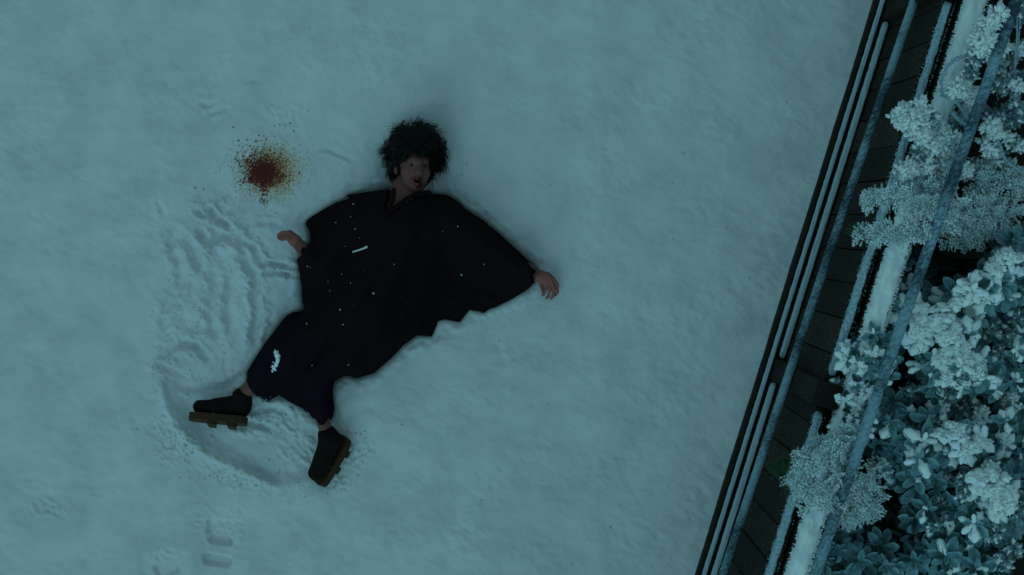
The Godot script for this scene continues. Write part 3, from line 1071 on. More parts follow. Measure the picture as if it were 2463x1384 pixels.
func build_hair(who: Node3D, inv: Transform3D, head: Transform3D):
	var cap := [[Vector3(0, 0.040, -0.034), Vector3(0, 0.040, -0.004), 0.088, 0.082], [Vector3(-0.03, 0.09, -0.04), Vector3(0.05, 0.10, -0.03), 0.07, 0.07], [Vector3(0.05, 0.02, -0.05), Vector3(0.06, -0.04, -0.05), 0.05, 0.04], [Vector3(-0.05, 0.04, -0.05), Vector3(-0.06, -0.02, -0.05), 0.05, 0.04]]
	var fc := func(p: Vector3) -> float:
		var d := field(cap, 0.03, p) + 0.016 * noise_a.get_noise_3d(p.x * 24.0, p.y * 24.0, p.z * 24.0)
		# the face stays free of it
		var q := (p - Vector3(0, -0.045, 0.075)) / Vector3(0.066, 0.092, 0.10)
		var face := (q.length() - 1.0) * 0.07
		return max(d, -face)
	var b := Buf.new()
	var bb := Buf.new()
	nets(bb, fc, Vector3(-0.14, -0.1, -0.16), Vector3(0.15, 0.2, 0.11), 0.008, func(_p): return Color.WHITE)
	for k in bb.v.size(): b.vert(head * bb.v[k], head.basis * bb.n[k])
	b.i = bb.i.duplicate()
	var hr := RandomNumberGenerator.new(); hr.seed = 77
	# locks: bundles of strands that share a bend
	for lock in 170:
		var deg := hr.randf_range(-58.0, 226.0)
		var reach := hair_radius(deg) * hr.randf_range(0.66, 1.10)
		var low := hr.randf()
		var y0: float = lerp(0.05, 0.19, hr.randf()); var y1: float = lerp(0.02, 0.20, low * hr.randf_range(0.4, 1.0))
		if deg < -10.0 or deg > 190.0:
			y0 = min(y0, 0.10); y1 = min(y1, 0.10)
		var curl := hr.randf_range(-1.2, 1.2)
		var wave := hr.randf_range(4.0, 12.0); var phase := hr.randf() * TAU
		for k in 20:
			var side := hr.randf_range(-1.0, 1.0)
			var r1 := reach * hr.randf_range(0.80, 1.02)
			var r0 := hr.randf_range(26.0, 44.0)
			var cu := curl + hr.randf_range(-0.25, 0.25)
			var yy := y1 + hr.randf_range(-0.012, 0.012)
			var pts := []; var rad := []
			var n := 8
			for i in n + 1:
				var t := i / float(n)
				# strands of a lock draw together towards its tip
				var an := deg_to_rad(deg + side * lerp(9.0, 2.2, t) + cu * 34.0 * t * t + wave * sin(t * 5.0 + phase) * t)
				var rr: float = lerp(r0, r1, t)
				var c := Vector2(996, 388) + Vector2(cos(an), -sin(an)) * rr
				pts.append(spot(c.x, c.y, max(0.012, lerp(y0, yy, t) + 0.05 * sin(PI * t) * (0.6 - low))))
				rad.append(lerp(0.0020, 0.0004, t))
			tube(b, pts, rad, 4)
	# locks lying over the crown
	for lock in 150:
		var a0 := hr.randf() * TAU; var q0 := sqrt(hr.randf()) * 40.0
		var c0 := Vector2(1003, 340) + Vector2(cos(a0) * 1.15, sin(a0) * 0.75) * q0
		var dir := (c0 - Vector2(1000, 372)).normalized().rotated(hr.randfn(0.0, 0.8))
		var l := hr.randf_range(16.0, 30.0)
		var bow := hr.randf_range(-1.6, 1.6)
		for k in 11:
			var o := Vector2(hr.randf_range(-5, 5), hr.randf_range(-5, 5))
			var up := hr.randf_range(-0.004, 0.014)
			var pts := []; var rad := []
			for i in 6:
				var t := i / 5.0
				var c: Vector2 = c0 + o * lerp(1.0, 0.3, t) + dir.rotated(bow * t) * l * t
				var e: float = ((c - Vector2(1002, 350)) / Vector2(78, 62)).length()
				pts.append(spot(c.x, c.y, 0.06 + 0.165 * sqrt(max(0.02, 1.0 - e * e)) + up + 0.012 * sin(PI * t)))
				rad.append(lerp(0.0020, 0.0005, t))
			tube(b, pts, rad, 4)
	# strands over the forehead and temples
	for k in 90:
		var u := hr.randf_range(948, 1040)
		var pts := []; var rad := []
		var bend := hr.randf_range(-14, 14)
		var l := hr.randf_range(12, 34) * (1.0 if abs(u - 1000) > 24 else 0.7)
		for i in 6:
			var t := i / 5.0
			var pu := u + bend * t * t
			var pv := 358.0 + 0.012 * pow(u - 998.0, 2.0) * 0.6 + l * t
			var q := Vector2((pu - 996.0) / 46.0, (pv - 395.0) / 70.0)
			pts.append(spot(pu, pv, 0.125 + 0.102 * sqrt(max(0.05, 1.0 - q.length_squared()))))
			rad.append(lerp(0.0028, 0.0006, t))
		tube(b, pts, rad, 4)
	part("hair", b.mesh(), M.hair, who, inv)

func build_feet(who: Node3D, inv: Transform3D, an_l: Vector3, an_r: Vector3):
	# each foot: ankle, heel and toe in the picture; sole turns to the given side
	var feet := [
		{"ank": an_l, "heel": spot(578, 988, 0.055), "toe": spot(480, 979, 0.055), "sole": Vector3(0.10, 0.30, 0.95)},
		{"ank": an_r, "heel": spot(803, 1062, 0.060), "toe": spot(758, 1140, 0.060), "sole": Vector3(0.64, -0.66, 0.38)}]
	for f in feet:
		var ax: Vector3 = (f.toe - f.heel).normalized()
		var sole: Vector3 = f.sole
		sole = (sole - ax * sole.dot(ax)).normalized()
		var across := ax.cross(sole).normalized()
		var heel: Vector3 = f.heel; var toe: Vector3 = f.toe
		var ank: Vector3 = f.ank
		var up := -sole
		var bones := [
			[ank + (heel - ank) * 0.12, heel + up * 0.018, 0.045, 0.046],
			[heel + up * 0.006, heel.lerp(toe, 0.55) + up * 0.002, 0.040, 0.040],
			[heel + up * 0.03, heel.lerp(toe, 0.6) + up * 0.006, 0.044, 0.038],
			[heel.lerp(toe, 0.5), toe, 0.040, 0.030],
			[heel.lerp(toe, 0.55) + across * 0.016, toe + across * 0.014, 0.030, 0.024],
			[heel.lerp(toe, 0.55) - across * 0.016, toe - across * 0.016, 0.030, 0.024]]
		var lo := Vector3(1e9, 1e9, 1e9); var hi := -lo
		for q in bones:
			for e in 2:
				lo = lo.min(q[e] - Vector3.ONE * 0.06); hi = hi.max(q[e] + Vector3.ONE * 0.06)
		var b := Buf.new()
		var base_pt: Vector3 = heel + sole * 0.030
		nets(b, func(p: Vector3) -> float:
			var d := field(bones, 0.012, p) + 0.002 * noise_a.get_noise_3d(p.x * 40.0, p.y * 40.0, p.z * 40.0)
			return max(d, (p - base_pt).dot(sole)), lo, hi, 0.007, func(_p): return Color.WHITE)
		part("sock", b.mesh(), M.sock, who, inv)
		# rolled top of the sock
		var dir: Vector3 = (ank - heel).normalized()
		var cuff := Buf.new()
		var x := dir.cross(Vector3.UP).normalized(); var y := dir.cross(x)
		var ring := []; var rr := []
		for k in 19:
			var an := TAU * k / 18.0
			ring.append(ank + dir * 0.006 + (x * cos(an) + y * sin(an)) * 0.040); rr.append(0.006)
		tube(cuff, ring, rr, 6)
		part("cuff", cuff.mesh(), M.sock, who, inv)
		# wooden sandal: board with rounded ends and two teeth
		var sb := Buf.new()
		var l0 := heel - ax * 0.038; var l1 := toe + ax * 0.040
		var th := 0.016; var top := sole * 0.0315
		var outline := []
		var half := 0.046
		var len := l0.distance_to(l1)
		for k in 20:
			var an := TAU * k / 20.0
			var ex: float = sign(cos(an)) * pow(abs(cos(an)), 0.45) * len * 0.5
			var ey: float = sign(sin(an)) * pow(abs(sin(an)), 0.45) * half
			outline.append((l0 + l1) * 0.5 + ax * ex + across * ey + top)
		for k in 20:
			var j := (k + 1) % 20
			flat_quad(sb, outline[j], outline[k], outline[k] + sole * th * 2.0, outline[j] + sole * th * 2.0)
		for k in range(1, 19):
			flat_tri(sb, outline[0], outline[k], outline[k + 1])
			flat_tri(sb, outline[0] + sole * th * 2.0, outline[k + 1] + sole * th * 2.0, outline[k] + sole * th * 2.0)
		var sandal := part("sandal", sb.mesh(), M.sandal_wood, who, inv)
		for t in [0.26, 0.60]:
			var tb := Buf.new()
			bar(tb, l0.lerp(l1, t) + top + sole * (th * 2.0 - 0.002), sole * 0.020, ax, 0.016, across, 0.043, 0.003)
			part("tooth", tb.mesh(), M.sandal_wood, sandal)
		var st := Buf.new()
		var mid := heel.lerp(toe, 0.62)
		tube(st, [mid + sole * 0.03 + across * 0.044, mid + across * 0.036 + up * 0.012, mid + ax * 0.012 + up * 0.036, mid - across * 0.036 + up * 0.012, mid + sole * 0.03 - across * 0.044], [0.006, 0.006, 0.007, 0.006, 0.006], 8)
		part("strap", st.mesh(), M.strap, sandal)

# ---------------------------------------------------------------- blood, snow crumbs, stick
func build_blood():
	var b := Buf.new()
	var br := RandomNumberGenerator.new(); br.seed = 5150
	var drop := func(u: float, v: float, r: float, lift: float, col: Color):
		var c := spot(u, v, 0.0)
		c.y = ground_y(c) + lift
		var n := 7
		var k0 := b.v.size()
		b.vert(c + Vector3(0, r * 0.25, 0), Vector3.UP, col)
		var ph := br.randf() * TAU
		for k in n:
			var an := ph + TAU * k / n
			var rr := r * br.randf_range(0.65, 1.3)
			var p := c + Vector3(cos(an) * rr, 0, sin(an) * rr)
			p.y = ground_y(p) + lift - 0.0015
			b.vert(p, Vector3(cos(an) * 0.3, 0.95, sin(an) * 0.3).normalized(), col)
		for k in n: b.tri(k0, k0 + 1 + k, k0 + 1 + (k + 1) % n)
	# thinned blood soaked in at the rim, then the dark clot, then the spray round it
	for k in 9000:
		var an := br.randf() * TAU
		var r: float = abs(br.randfn(0.0, 1.0)) * 33.0
		var u := 640.0 + cos(an) * r * 1.15 + 12.0; var v := 412.0 + sin(an) * r * 1.02
		var out: float = clamp(r / 62.0, 0.0, 1.0)
		drop.call(u, v, br.randf_range(0.0012, 0.0032), 0.0015 + br.randf() * 0.001, Color(0.40, 0.15, 0.035).lerp(Color(0.62, 0.45, 0.25), clamp(out + br.randf_range(-0.2, 0.3), 0.0, 1.0)))
	for k in 5000:
		var an := br.randf() * TAU
		var r: float = abs(br.randfn(0.0, 1.0)) * 23.0
		r *= 1.0 + 0.35 * noise_b.get_noise_2d(cos(an) * 1.6 + 3.0, sin(an) * 1.6)
		var u: float = 634.0 + cos(an) * r * 1.1; var v: float = 414.0 + sin(an) * r
		if br.randf() < 0.02:
			u = 633.0 + br.randfn(0.0, 5.0); v = br.randf_range(430, 492); r = 20.0
		var bite := Vector2(u - 600, v - 468).length() < 28.0 or Vector2(u - 678, v - 468).length() < 26.0
		if bite and br.randf() < 0.85: continue
		drop.call(u, v, br.randf_range(0.0012, 0.0034), 0.003 + br.randf() * 0.002, Color(0.075, 0.007, 0.009).lerp(Color(0.21, 0.028, 0.014), br.randf() * clamp(0.35 + r / 60.0, 0.0, 1.0)))
	for k in 700:
		var an := br.randf() * TAU
		var r: float = 34.0 + abs(br.randfn(0.0, 1.0)) * 26.0
		var u: float = 632.0 + cos(an) * r * 1.1; var v: float = 408.0 + sin(an) * r
		if sin(an) > 0.2 and br.randf() < 0.45: continue
		drop.call(u, v, br.randf_range(0.0007, 0.0021), 0.004, Color(0.11, 0.010, 0.012).lerp(Color(0.26, 0.08, 0.03), br.randf()))
	for q in [[697, 296, 3], [705, 315, 3], [684, 302, 2], [622, 326, 3], [634, 327, 2], [615, 340, 4], [640, 335, 3], [573, 338, 3], [560, 306, 3], [720, 416, 4], [575, 350, 2], [590, 365, 3], [659, 303, 2], [672, 300, 2], [740, 268, 2], [470, 452, 3], [490, 456, 3], [660, 330, 2], [600, 352, 3]]:
		drop.call(q[0], q[1], q[2] * 0.0012, 0.004, Color(0.15, 0.014, 0.016))
	top_mesh("blood_spatter", b.mesh(), M.blood, "dark red spatter of blood soaked into the snow near the figure's shoulder", "blood")

func cloth_y(p: Vector3) -> float:
	var q := Vector2(p.x, p.z)
	var y := ground_y(p)
	var bt := body_top(p.x, p.z)
	for e in [[trouser_poly, 0.032, 0.055], [robe_poly, 0.046, 0.055]]:
		if Geometry2D.is_point_in_polygon(q, e[0]):
			var d := 1e9
			for k in e[0].size(): d = min(d, seg_dist(q, e[0][k], e[0][(k + 1) % e[0].size()]))
			var t: float = clamp(d / e[2], 0.0, 1.0)
			var f := y
			if e[1] > 0.04: f = under_robe(q)
			y = max(f + 0.013, min(bt + e[1], f + 0.013 + 0.38 * sqrt(1.0 - (1.0 - t) * (1.0 - t))))
	return y

func on_cloth(u: float, v: float) -> Vector3:
	var p := spot(u, v, 0.15)
	for k in 3:
		p = spot(u, v, cloth_y(p))
	return p

func lump(b: Buf, at: Vector3, rx: float, ry: float, rz: float, sd: float, nr := 5, ns := 8, rough := 0.35):
	var first := b.v.size()
	for i in nr + 1:
		var th := PI * i / nr
		for j in ns:
			var ph := TAU * j / ns
			var d := Vector3(sin(th) * cos(ph), cos(th), sin(th) * sin(ph))
			var k: float = 1.0 + rough * noise_b.get_noise_3d(d.x * 1.7 + sd, d.y * 1.7, d.z * 1.7 + sd * 0.37) + rough * 0.5 * noise_b.get_noise_3d(d.x * 4.0 + sd, d.y * 4.0, d.z * 4.0)
			b.vert(at + Vector3(d.x * rx, d.y * ry, d.z * rz) * k, d)
	for i in nr:
		for j in ns:
			var j2 := (j + 1) % ns
			b.quad(first + i * ns + j, first + (i + 1) * ns + j, first + (i + 1) * ns + j2, first + i * ns + j2)

func build_snow_bits():
	var b := Buf.new()
	var sr := RandomNumberGenerator.new(); sr.seed = 91
	var seen := [[850, 491, 3], [843, 522, 2], [809, 536, 4], [854, 551, 3], [865, 573, 2], [830, 593, 2], [837, 602, 2], [994, 512, 2], [1064, 556, 3], [1061, 563, 2], [1101, 545, 3], [1140, 545, 3], [988, 573, 2], [1143, 582, 3], [975, 611, 3], [948, 636, 2], [1164, 636, 3], [1084, 662, 3], [1110, 661, 4], [1124, 672, 3], [1057, 694, 3], [898, 706, 4], [998, 710, 3], [1182, 721, 4], [779, 642, 3], [796, 653, 3], [790, 662, 2], [790, 679, 3], [843, 681, 2], [822, 660, 2], [762, 699, 2], [793, 700, 2], [819, 745, 4], [825, 781, 3], [914, 785, 3], [738, 779, 3], [833, 807, 2], [802, 855, 2], [751, 880, 4], [694, 918, 3], [635, 915, 3], [838, 878, 3], [801, 855, 2], [740, 640, 3], [737, 648, 2], [746, 643, 2], [725, 690, 2], [732, 660, 2], [1020, 326, 2], [640, 962, 3], [650, 955, 2]]
	for q in seen:
		var p := on_cloth(q[0], q[1])
		var r: float = q[2] * 0.0013
		lump(b, p + Vector3(0, r * 0.6 + 0.002, 0), r * sr.randf_range(0.8, 1.3), r * 0.8, r * sr.randf_range(0.8, 1.3), sr.randf() * 50.0, 4, 6, 0.5)
	for k in 110:
		var u := sr.randf_range(720, 1240); var v := sr.randf_range(480, 900)
		var p := spot(u, v, 0.1)
		var q := Vector2(p.x, p.z)
		if not Geometry2D.is_point_in_polygon(q, robe_poly) and not Geometry2D.is_point_in_polygon(q, trouser_poly): continue
		p = on_cloth(u, v)
		var r := sr.randf_range(0.0006, 0.0013)
		lump(b, p + Vector3(0, r * 0.6 + 0.002, 0), r, r, r, sr.randf() * 50.0, 3, 5, 0.4)
	var o := top_mesh("snow_flakes", b.mesh(), M.frost, "scattered white snow flakes lying on the black robe", "snow flakes")
	o.set_meta("kind", "stuff")
	# the smear of snow on the trouser leg
	var s := Buf.new()
	for q in [[663, 846, 4, 5], [667, 855, 6, 9], [668, 866, 5, 9], [664, 876, 5, 7], [659, 885, 5, 5], [656, 880, 3, 3], [655, 892, 3, 4], [661, 849, 3, 3], [662, 890, 3, 3], [652, 884, 2, 2], [657, 872, 2, 2]]:
		var p := on_cloth(q[0], q[1])
		lump(s, p + Vector3(0, 0.003, 0), q[2] / 560.0, 0.006, q[3] / 560.0, q[0] * 0.7 + q[1], 6, 10, 0.6)
	top_mesh("snow_smear", s.mesh(), M.fresh_snow, "ragged smear of snow clinging to the dark trouser leg", "snow")
	# pale stick on the chest
	var st := Buf.new()
	var p0 := on_cloth(850, 606); var p1 := on_cloth(872, 599); var p2 := on_cloth(881, 595); var p3 := on_cloth(888, 595)
	var hgt: float = max(max(p0.y, p1.y), max(p2.y, p3.y)) + 0.010
	var pts := []
	for p in [p0, p1, p2, p3]: pts.append(Vector3(p.x, p.y * 0.4 + hgt * 0.6, p.z))
	tube(st, pts, [0.0030, 0.0038, 0.0046, 0.0036], 8)
	tube(st, [pts[1].lerp(pts[2], 0.6), pts[2] + Vector3(0.002, 0.004, -0.006)], [0.003, 0.002], 6)
	top_mesh("stick", st.mesh(), M.stick, "short pale stick lying across the chest of the black robe", "stick")
	# clods of snow lying about on the field
	var cr := RandomNumberGenerator.new(); cr.seed = 404
	var clods := Buf.new()
	var spots := [[420, 1060, 80, 50, 130], [570, 1145, 120, 35, 130], [850, 1085, 45, 50, 60], [620, 1000, 130, 40, 110], [520, 505, 60, 40, 70], [480, 800, 80, 90, 90], [740, 1170, 90, 25, 50], [660, 650, 50, 25, 40], [390, 900, 25, 60, 50], [1200, 700, 900, 650, 160]]
	for q in spots:
		for k in q[4]:
			var u: float = q[0] + cr.randfn(0.0, 0.5) * q[2]; var v: float = q[1] + cr.randfn(0.0, 0.5) * q[3]
			var p := spot(u, v, 0.0)
			if (p - wall_at).dot(wall_out) > -0.02 or p.x < GX0 or p.z < GZ0: continue
			var w := Vector2(p.x, p.z)
			if Geometry2D.is_point_in_polygon(w, robe_poly) or Geometry2D.is_point_in_polygon(w, trouser_poly): continue
			p.y = ground_y(p)
			var r: float = 0.0016 + 0.0045 * pow(cr.randf(), 3.0)
			lump(clods, p + Vector3(0, r * 0.3, 0), r, r * 0.8, r, cr.randf() * 60.0, 4, 6, 0.6)
	var co := top_mesh("snow_clods", clods.mesh(), M.snow, "small crumbs of snow scattered over the trampled field", "snow crumbs")
	co.set_meta("kind", "stuff")

# ---------------------------------------------------------------- plants
var leaves := {"puff": [], "frosted": [], "bare": []}
var sprays := {"white": [], "green": []}
var tuft_meshes := {"white": [], "dusky": []}

# a tuft of small leaves one unit across, each under its own pad of snow
func tuft_mesh(sd: int, white: bool) -> ArrayMesh:
	var r := RandomNumberGenerator.new(); r.seed = sd
	var snow := Buf.new(); var green := Buf.new()
	for k in 30:
		var an := r.randf() * TAU; var q := sqrt(r.randf())
		var p := Vector3(cos(an) * q * 0.75, 0.35 * (1.0 - q * q) + r.randf_range(-0.1, 0.1), sin(an) * q * 0.75)
		var d := Vector3(cos(an), r.randf_range(-0.1, 0.6), sin(an)).normalized()
		var bs := facing(d, Vector3.UP, 1.0)
		var l := r.randf_range(0.16, 0.34)
		var pad := Buf.new()
		lump(pad, Vector3.ZERO, l, l * 0.26, l * 0.50, r.randf() * 80.0, 5, 8, 1.1)
		var into := snow if white or r.randf() < 0.25 else green
		var col := Color(0.06, 0.12, 0.12).lerp(Color(0.28, 0.40, 0.42), r.randf())
		var first := into.v.size()
		for i in pad.v.size(): into.vert(p + bs * pad.v[i], bs * pad.n[i], col)
		for i in pad.i: into.i.append(first + i)
		# hoar needles round the rim of the pad
		for i in 9:
			var ra := r.randf() * TAU
			var rim := Vector3(cos(ra) * l * 0.85, 0.02, sin(ra) * l * 0.42)
			spike(into, p + bs * rim, (bs * Vector3(cos(ra), r.randf_range(-0.1, 0.9), sin(ra))).normalized(), r.randf_range(0.07, 0.16), 0.032, col)
	var m := ArrayMesh.new()
	if snow.v.size() > 0: snow.mesh(m, M.fresh_snow)
	if green.v.size() > 0: green.mesh(m, M.leaf)
	return m


# a leaf one unit long pointing along +x; puff is the depth of snow on it
func leaf_mesh(sd: float, kind: String) -> ArrayMesh:
	var nl := 7; var na := 4
	var wide: float = 0.25 + 0.05 * noise_b.get_noise_1d(sd * 3.0)
	var bend: float = 0.16 + 0.10 * noise_b.get_noise_1d(sd * 5.0 + 9.0)
	var m := ArrayMesh.new()
	var sheet := func(puff: float, grow: float, lower: bool) -> Buf:
		var b := Buf.new()
		for i in nl + 1:
			var t := i / float(nl)
			var w: float = wide * grow * pow(max(0.0, sin(PI * pow(0.03 + 0.955 * t, 1.45))), 0.62) + 0.012
			if puff > 0.0: w *= 1.0 + 0.55 * noise_b.get_noise_2d(t * 9.0, sd * 7.0)
			for j in na + 1:
				var a := -1.0 + 2.0 * j / na
				var y: float = -bend * t * t * 1.3 + 0.10 * abs(a) * w / wide * (0.6 if puff > 0.0 else 1.6)
				if puff > 0.0: y += puff * (1.0 - a * a) * pow(sin(PI * clamp(0.1 + 0.88 * t, 0.0, 1.0)), 0.6) * (1.0 + 0.9 * noise_b.get_noise_2d(t * 5.0 + sd, a * 2.2))
				if lower: y -= 0.012
				var col := Color.WHITE
				if puff <= 0.0:
					var edge: float = pow(abs(a), 2.0)
					var fr: float = noise_b.get_noise_2d(t * 7.0 + sd * 2.0, a * 4.0) * 0.5 + 0.5
					if kind == "bare": col = Color(0.016, 0.042, 0.036).lerp(Color(0.08, 0.17, 0.19), clamp(edge * 0.5 + fr * 0.35, 0.0, 1.0))
					else: col = Color(0.045, 0.14, 0.165).lerp(Color(0.32, 0.50, 0.53), clamp(edge * 0.35 + fr * 0.9 - 0.2, 0.0, 1.0))
				b.vert(Vector3(t, y, a * w), Vector3.UP, col)
		for i in nl:
			for j in na:
				var k := i * (na + 1) + j
				b.quad(k, k + na + 1, k + na + 2, k + 1)
		b.smooth()
		return b
	if kind == "puff":
		var top: Buf = sheet.call(0.20, 1.12, false)
		top.mesh(m, M.fresh_snow)
		var low: Buf = sheet.call(0.0, 0.98, true)
		low.mesh(m, M.leaf)
	else:
		var one: Buf = sheet.call(0.0, 1.0, false)
		one.mesh(m, M.leaf)
	return m

# a frosted twig of conifer one unit long: stem, side twigs and needles
func spray_mesh(sd: int, white: bool) -> ArrayMesh:
	var r := RandomNumberGenerator.new(); r.seed = sd
	var b := Buf.new()
	var twigs := [[Vector3.ZERO, Vector3(1, 0.05, 0), 1.0]]
	for k in 6:
		var t := 0.18 + 0.12 * k
		var s := 1.0 if k % 2 == 0 else -1.0
		twigs.append([Vector3(t, 0.05 * t, 0), Vector3(0.72, r.randf_range(-0.1, 0.3), s * r.randf_range(0.55, 0.85)).normalized(), (0.62 - 0.05 * k) * r.randf_range(0.8, 1.15)])
	for q in twigs:
		var o: Vector3 = q[0]; var d: Vector3 = q[1].normalized(); var l: float = q[2]
		var stem := Color(0.20, 0.26, 0.28) if white else Color(0.04, 0.04, 0.02)
		spike(b, o, d, l, 0.028, stem)
		var n := int(26 * l) + 4
		for k in n:
			var t := r.randf_range(0.08, 1.0)
			var side := Vector3(r.randf_range(-1, 1), r.randf_range(-0.25, 1.0), r.randf_range(-1, 1))
			var nd := (d * 0.75 + side.normalized()).normalized()
			var col: Color
			if white:
				var f: float = clamp(r.randf_range(0.25, 1.6), 0.0, 1.0)
				col = Color(0.06, 0.15, 0.16).lerp(Color(0.80, 0.90, 0.90), f)
			else:
				col = Color(0.018, 0.05, 0.016).lerp(Color(0.06, 0.13, 0.07), r.randf())
			spike(b, o + d * l * t, nd, r.randf_range(0.11, 0.19), 0.040 if white else 0.024, col)
	return b.mesh(null, M.needle)

func make_leaf_meshes():
	for k in 6: leaves.puff.append(leaf_mesh(k * 1.7 + 0.3, "puff"))
	for k in 5: leaves.frosted.append(leaf_mesh(k * 2.3 + 4.1, "frosted"))
	for k in 4: leaves.bare.append(leaf_mesh(k * 2.9 + 7.7, "bare"))
	for k in 5: tuft_meshes.white.append(tuft_mesh(600 + k, true))
	for k in 4: tuft_meshes.dusky.append(tuft_mesh(700 + k, false))
	for k in 5: sprays.white.append(spray_mesh(300 + k, true))
	for k in 3: sprays.green.append(spray_mesh(400 + k, false))

func facing(d: Vector3, up: Vector3, size: float) -> Basis:
	var x := d.normalized()
	var z := x.cross(up).normalized()
	var y := z.cross(x)
	return Basis(x * size, y * size, z * size)

func pick(r: RandomNumberGenerator, snow: float) -> Mesh:
	var a := r.randf()
	if a < snow: return leaves.puff[r.randi() % leaves.puff.size()]
	if a < snow + (1.0 - snow) * 0.72: return leaves.frosted[r.randi() % leaves.frosted.size()]
	return leaves.bare[r.randi() % leaves.bare.size()]

func rosette(parent: Node3D, r: RandomNumberGenerator, at: Vector3, size: float, snow: float, count := 11):
	var ph := r.randf() * TAU
	var lean := Vector3(r.randf_range(-0.3, 0.3), 1.0, r.randf_range(-0.3, 0.3)).normalized()
	for k in count:
		var inner: bool = k >= count - 4
		var an := ph + TAU * k / (count - 4.0) + r.randf_range(-0.25, 0.25)
		if inner: an = ph + 0.6 + TAU * k / 4.0 + r.randf_range(-0.3, 0.3)
		var el: float = r.randf_range(0.5, 0.95) if inner else r.randf_range(-0.05, 0.35)
		var d := Vector3(cos(an) * cos(el), sin(el), sin(an) * cos(el))
		var side := Vector3.UP.cross(lean)
		d = d.rotated(side.normalized(), side.length()) if side.length() > 0.01 else d
		var l := size * (r.randf_range(0.55, 0.75) if inner else r.randf_range(0.85, 1.2))
		part("leaf", pick(r, snow), null, parent, Transform3D(facing(d, Vector3.UP, l), at + Vector3(0, 0.004 * k / count, 0)))

func stems(parent: Node3D, r: RandomNumberGenerator, ground_at: Vector3, tips: Array, mtr, thick := 0.011):
	var b := Buf.new()
	for t in tips:
		var a := ground_at + Vector3(r.randf_range(-0.05, 0.05), 0, r.randf_range(-0.05, 0.05))
		var q: Vector3 = t
		var m := Vector3(lerp(a.x, q.x, 0.45), lerp(a.y, q.y, 0.55), lerp(a.z, q.z, 0.45)) + Vector3(r.randf_range(-0.03, 0.03), 0, r.randf_range(-0.03, 0.03))
		tube(b, [a, a.lerp(m, 0.6), m, m.lerp(q, 0.6) + Vector3(0, 0.01, 0), q], [thick, thick * 0.85, thick * 0.7, thick * 0.5, thick * 0.3], 6)
	return part("stems", b.mesh(), mtr, parent)

const HOLES := [[2318, 640, 48], [2350, 610, 40], [2290, 668, 30], [2395, 612, 26], [2135, 1240, 42], [2165, 1258, 30], [2085, 1270, 30], [2320, 1008, 18], [2258, 1068, 20], [2345, 452, 44], [2228, 440, 20], [2325, 1108, 22], [2395, 1110, 22], [2445, 880, 22], [2230, 855, 14], [2380, 860, 16]]

func in_hole(u: float, v: float, grow := 1.0) -> bool:
	for q in HOLES:
		if Vector2(u - q[0], v - q[1]).length() < q[2] * grow: return true
	return false

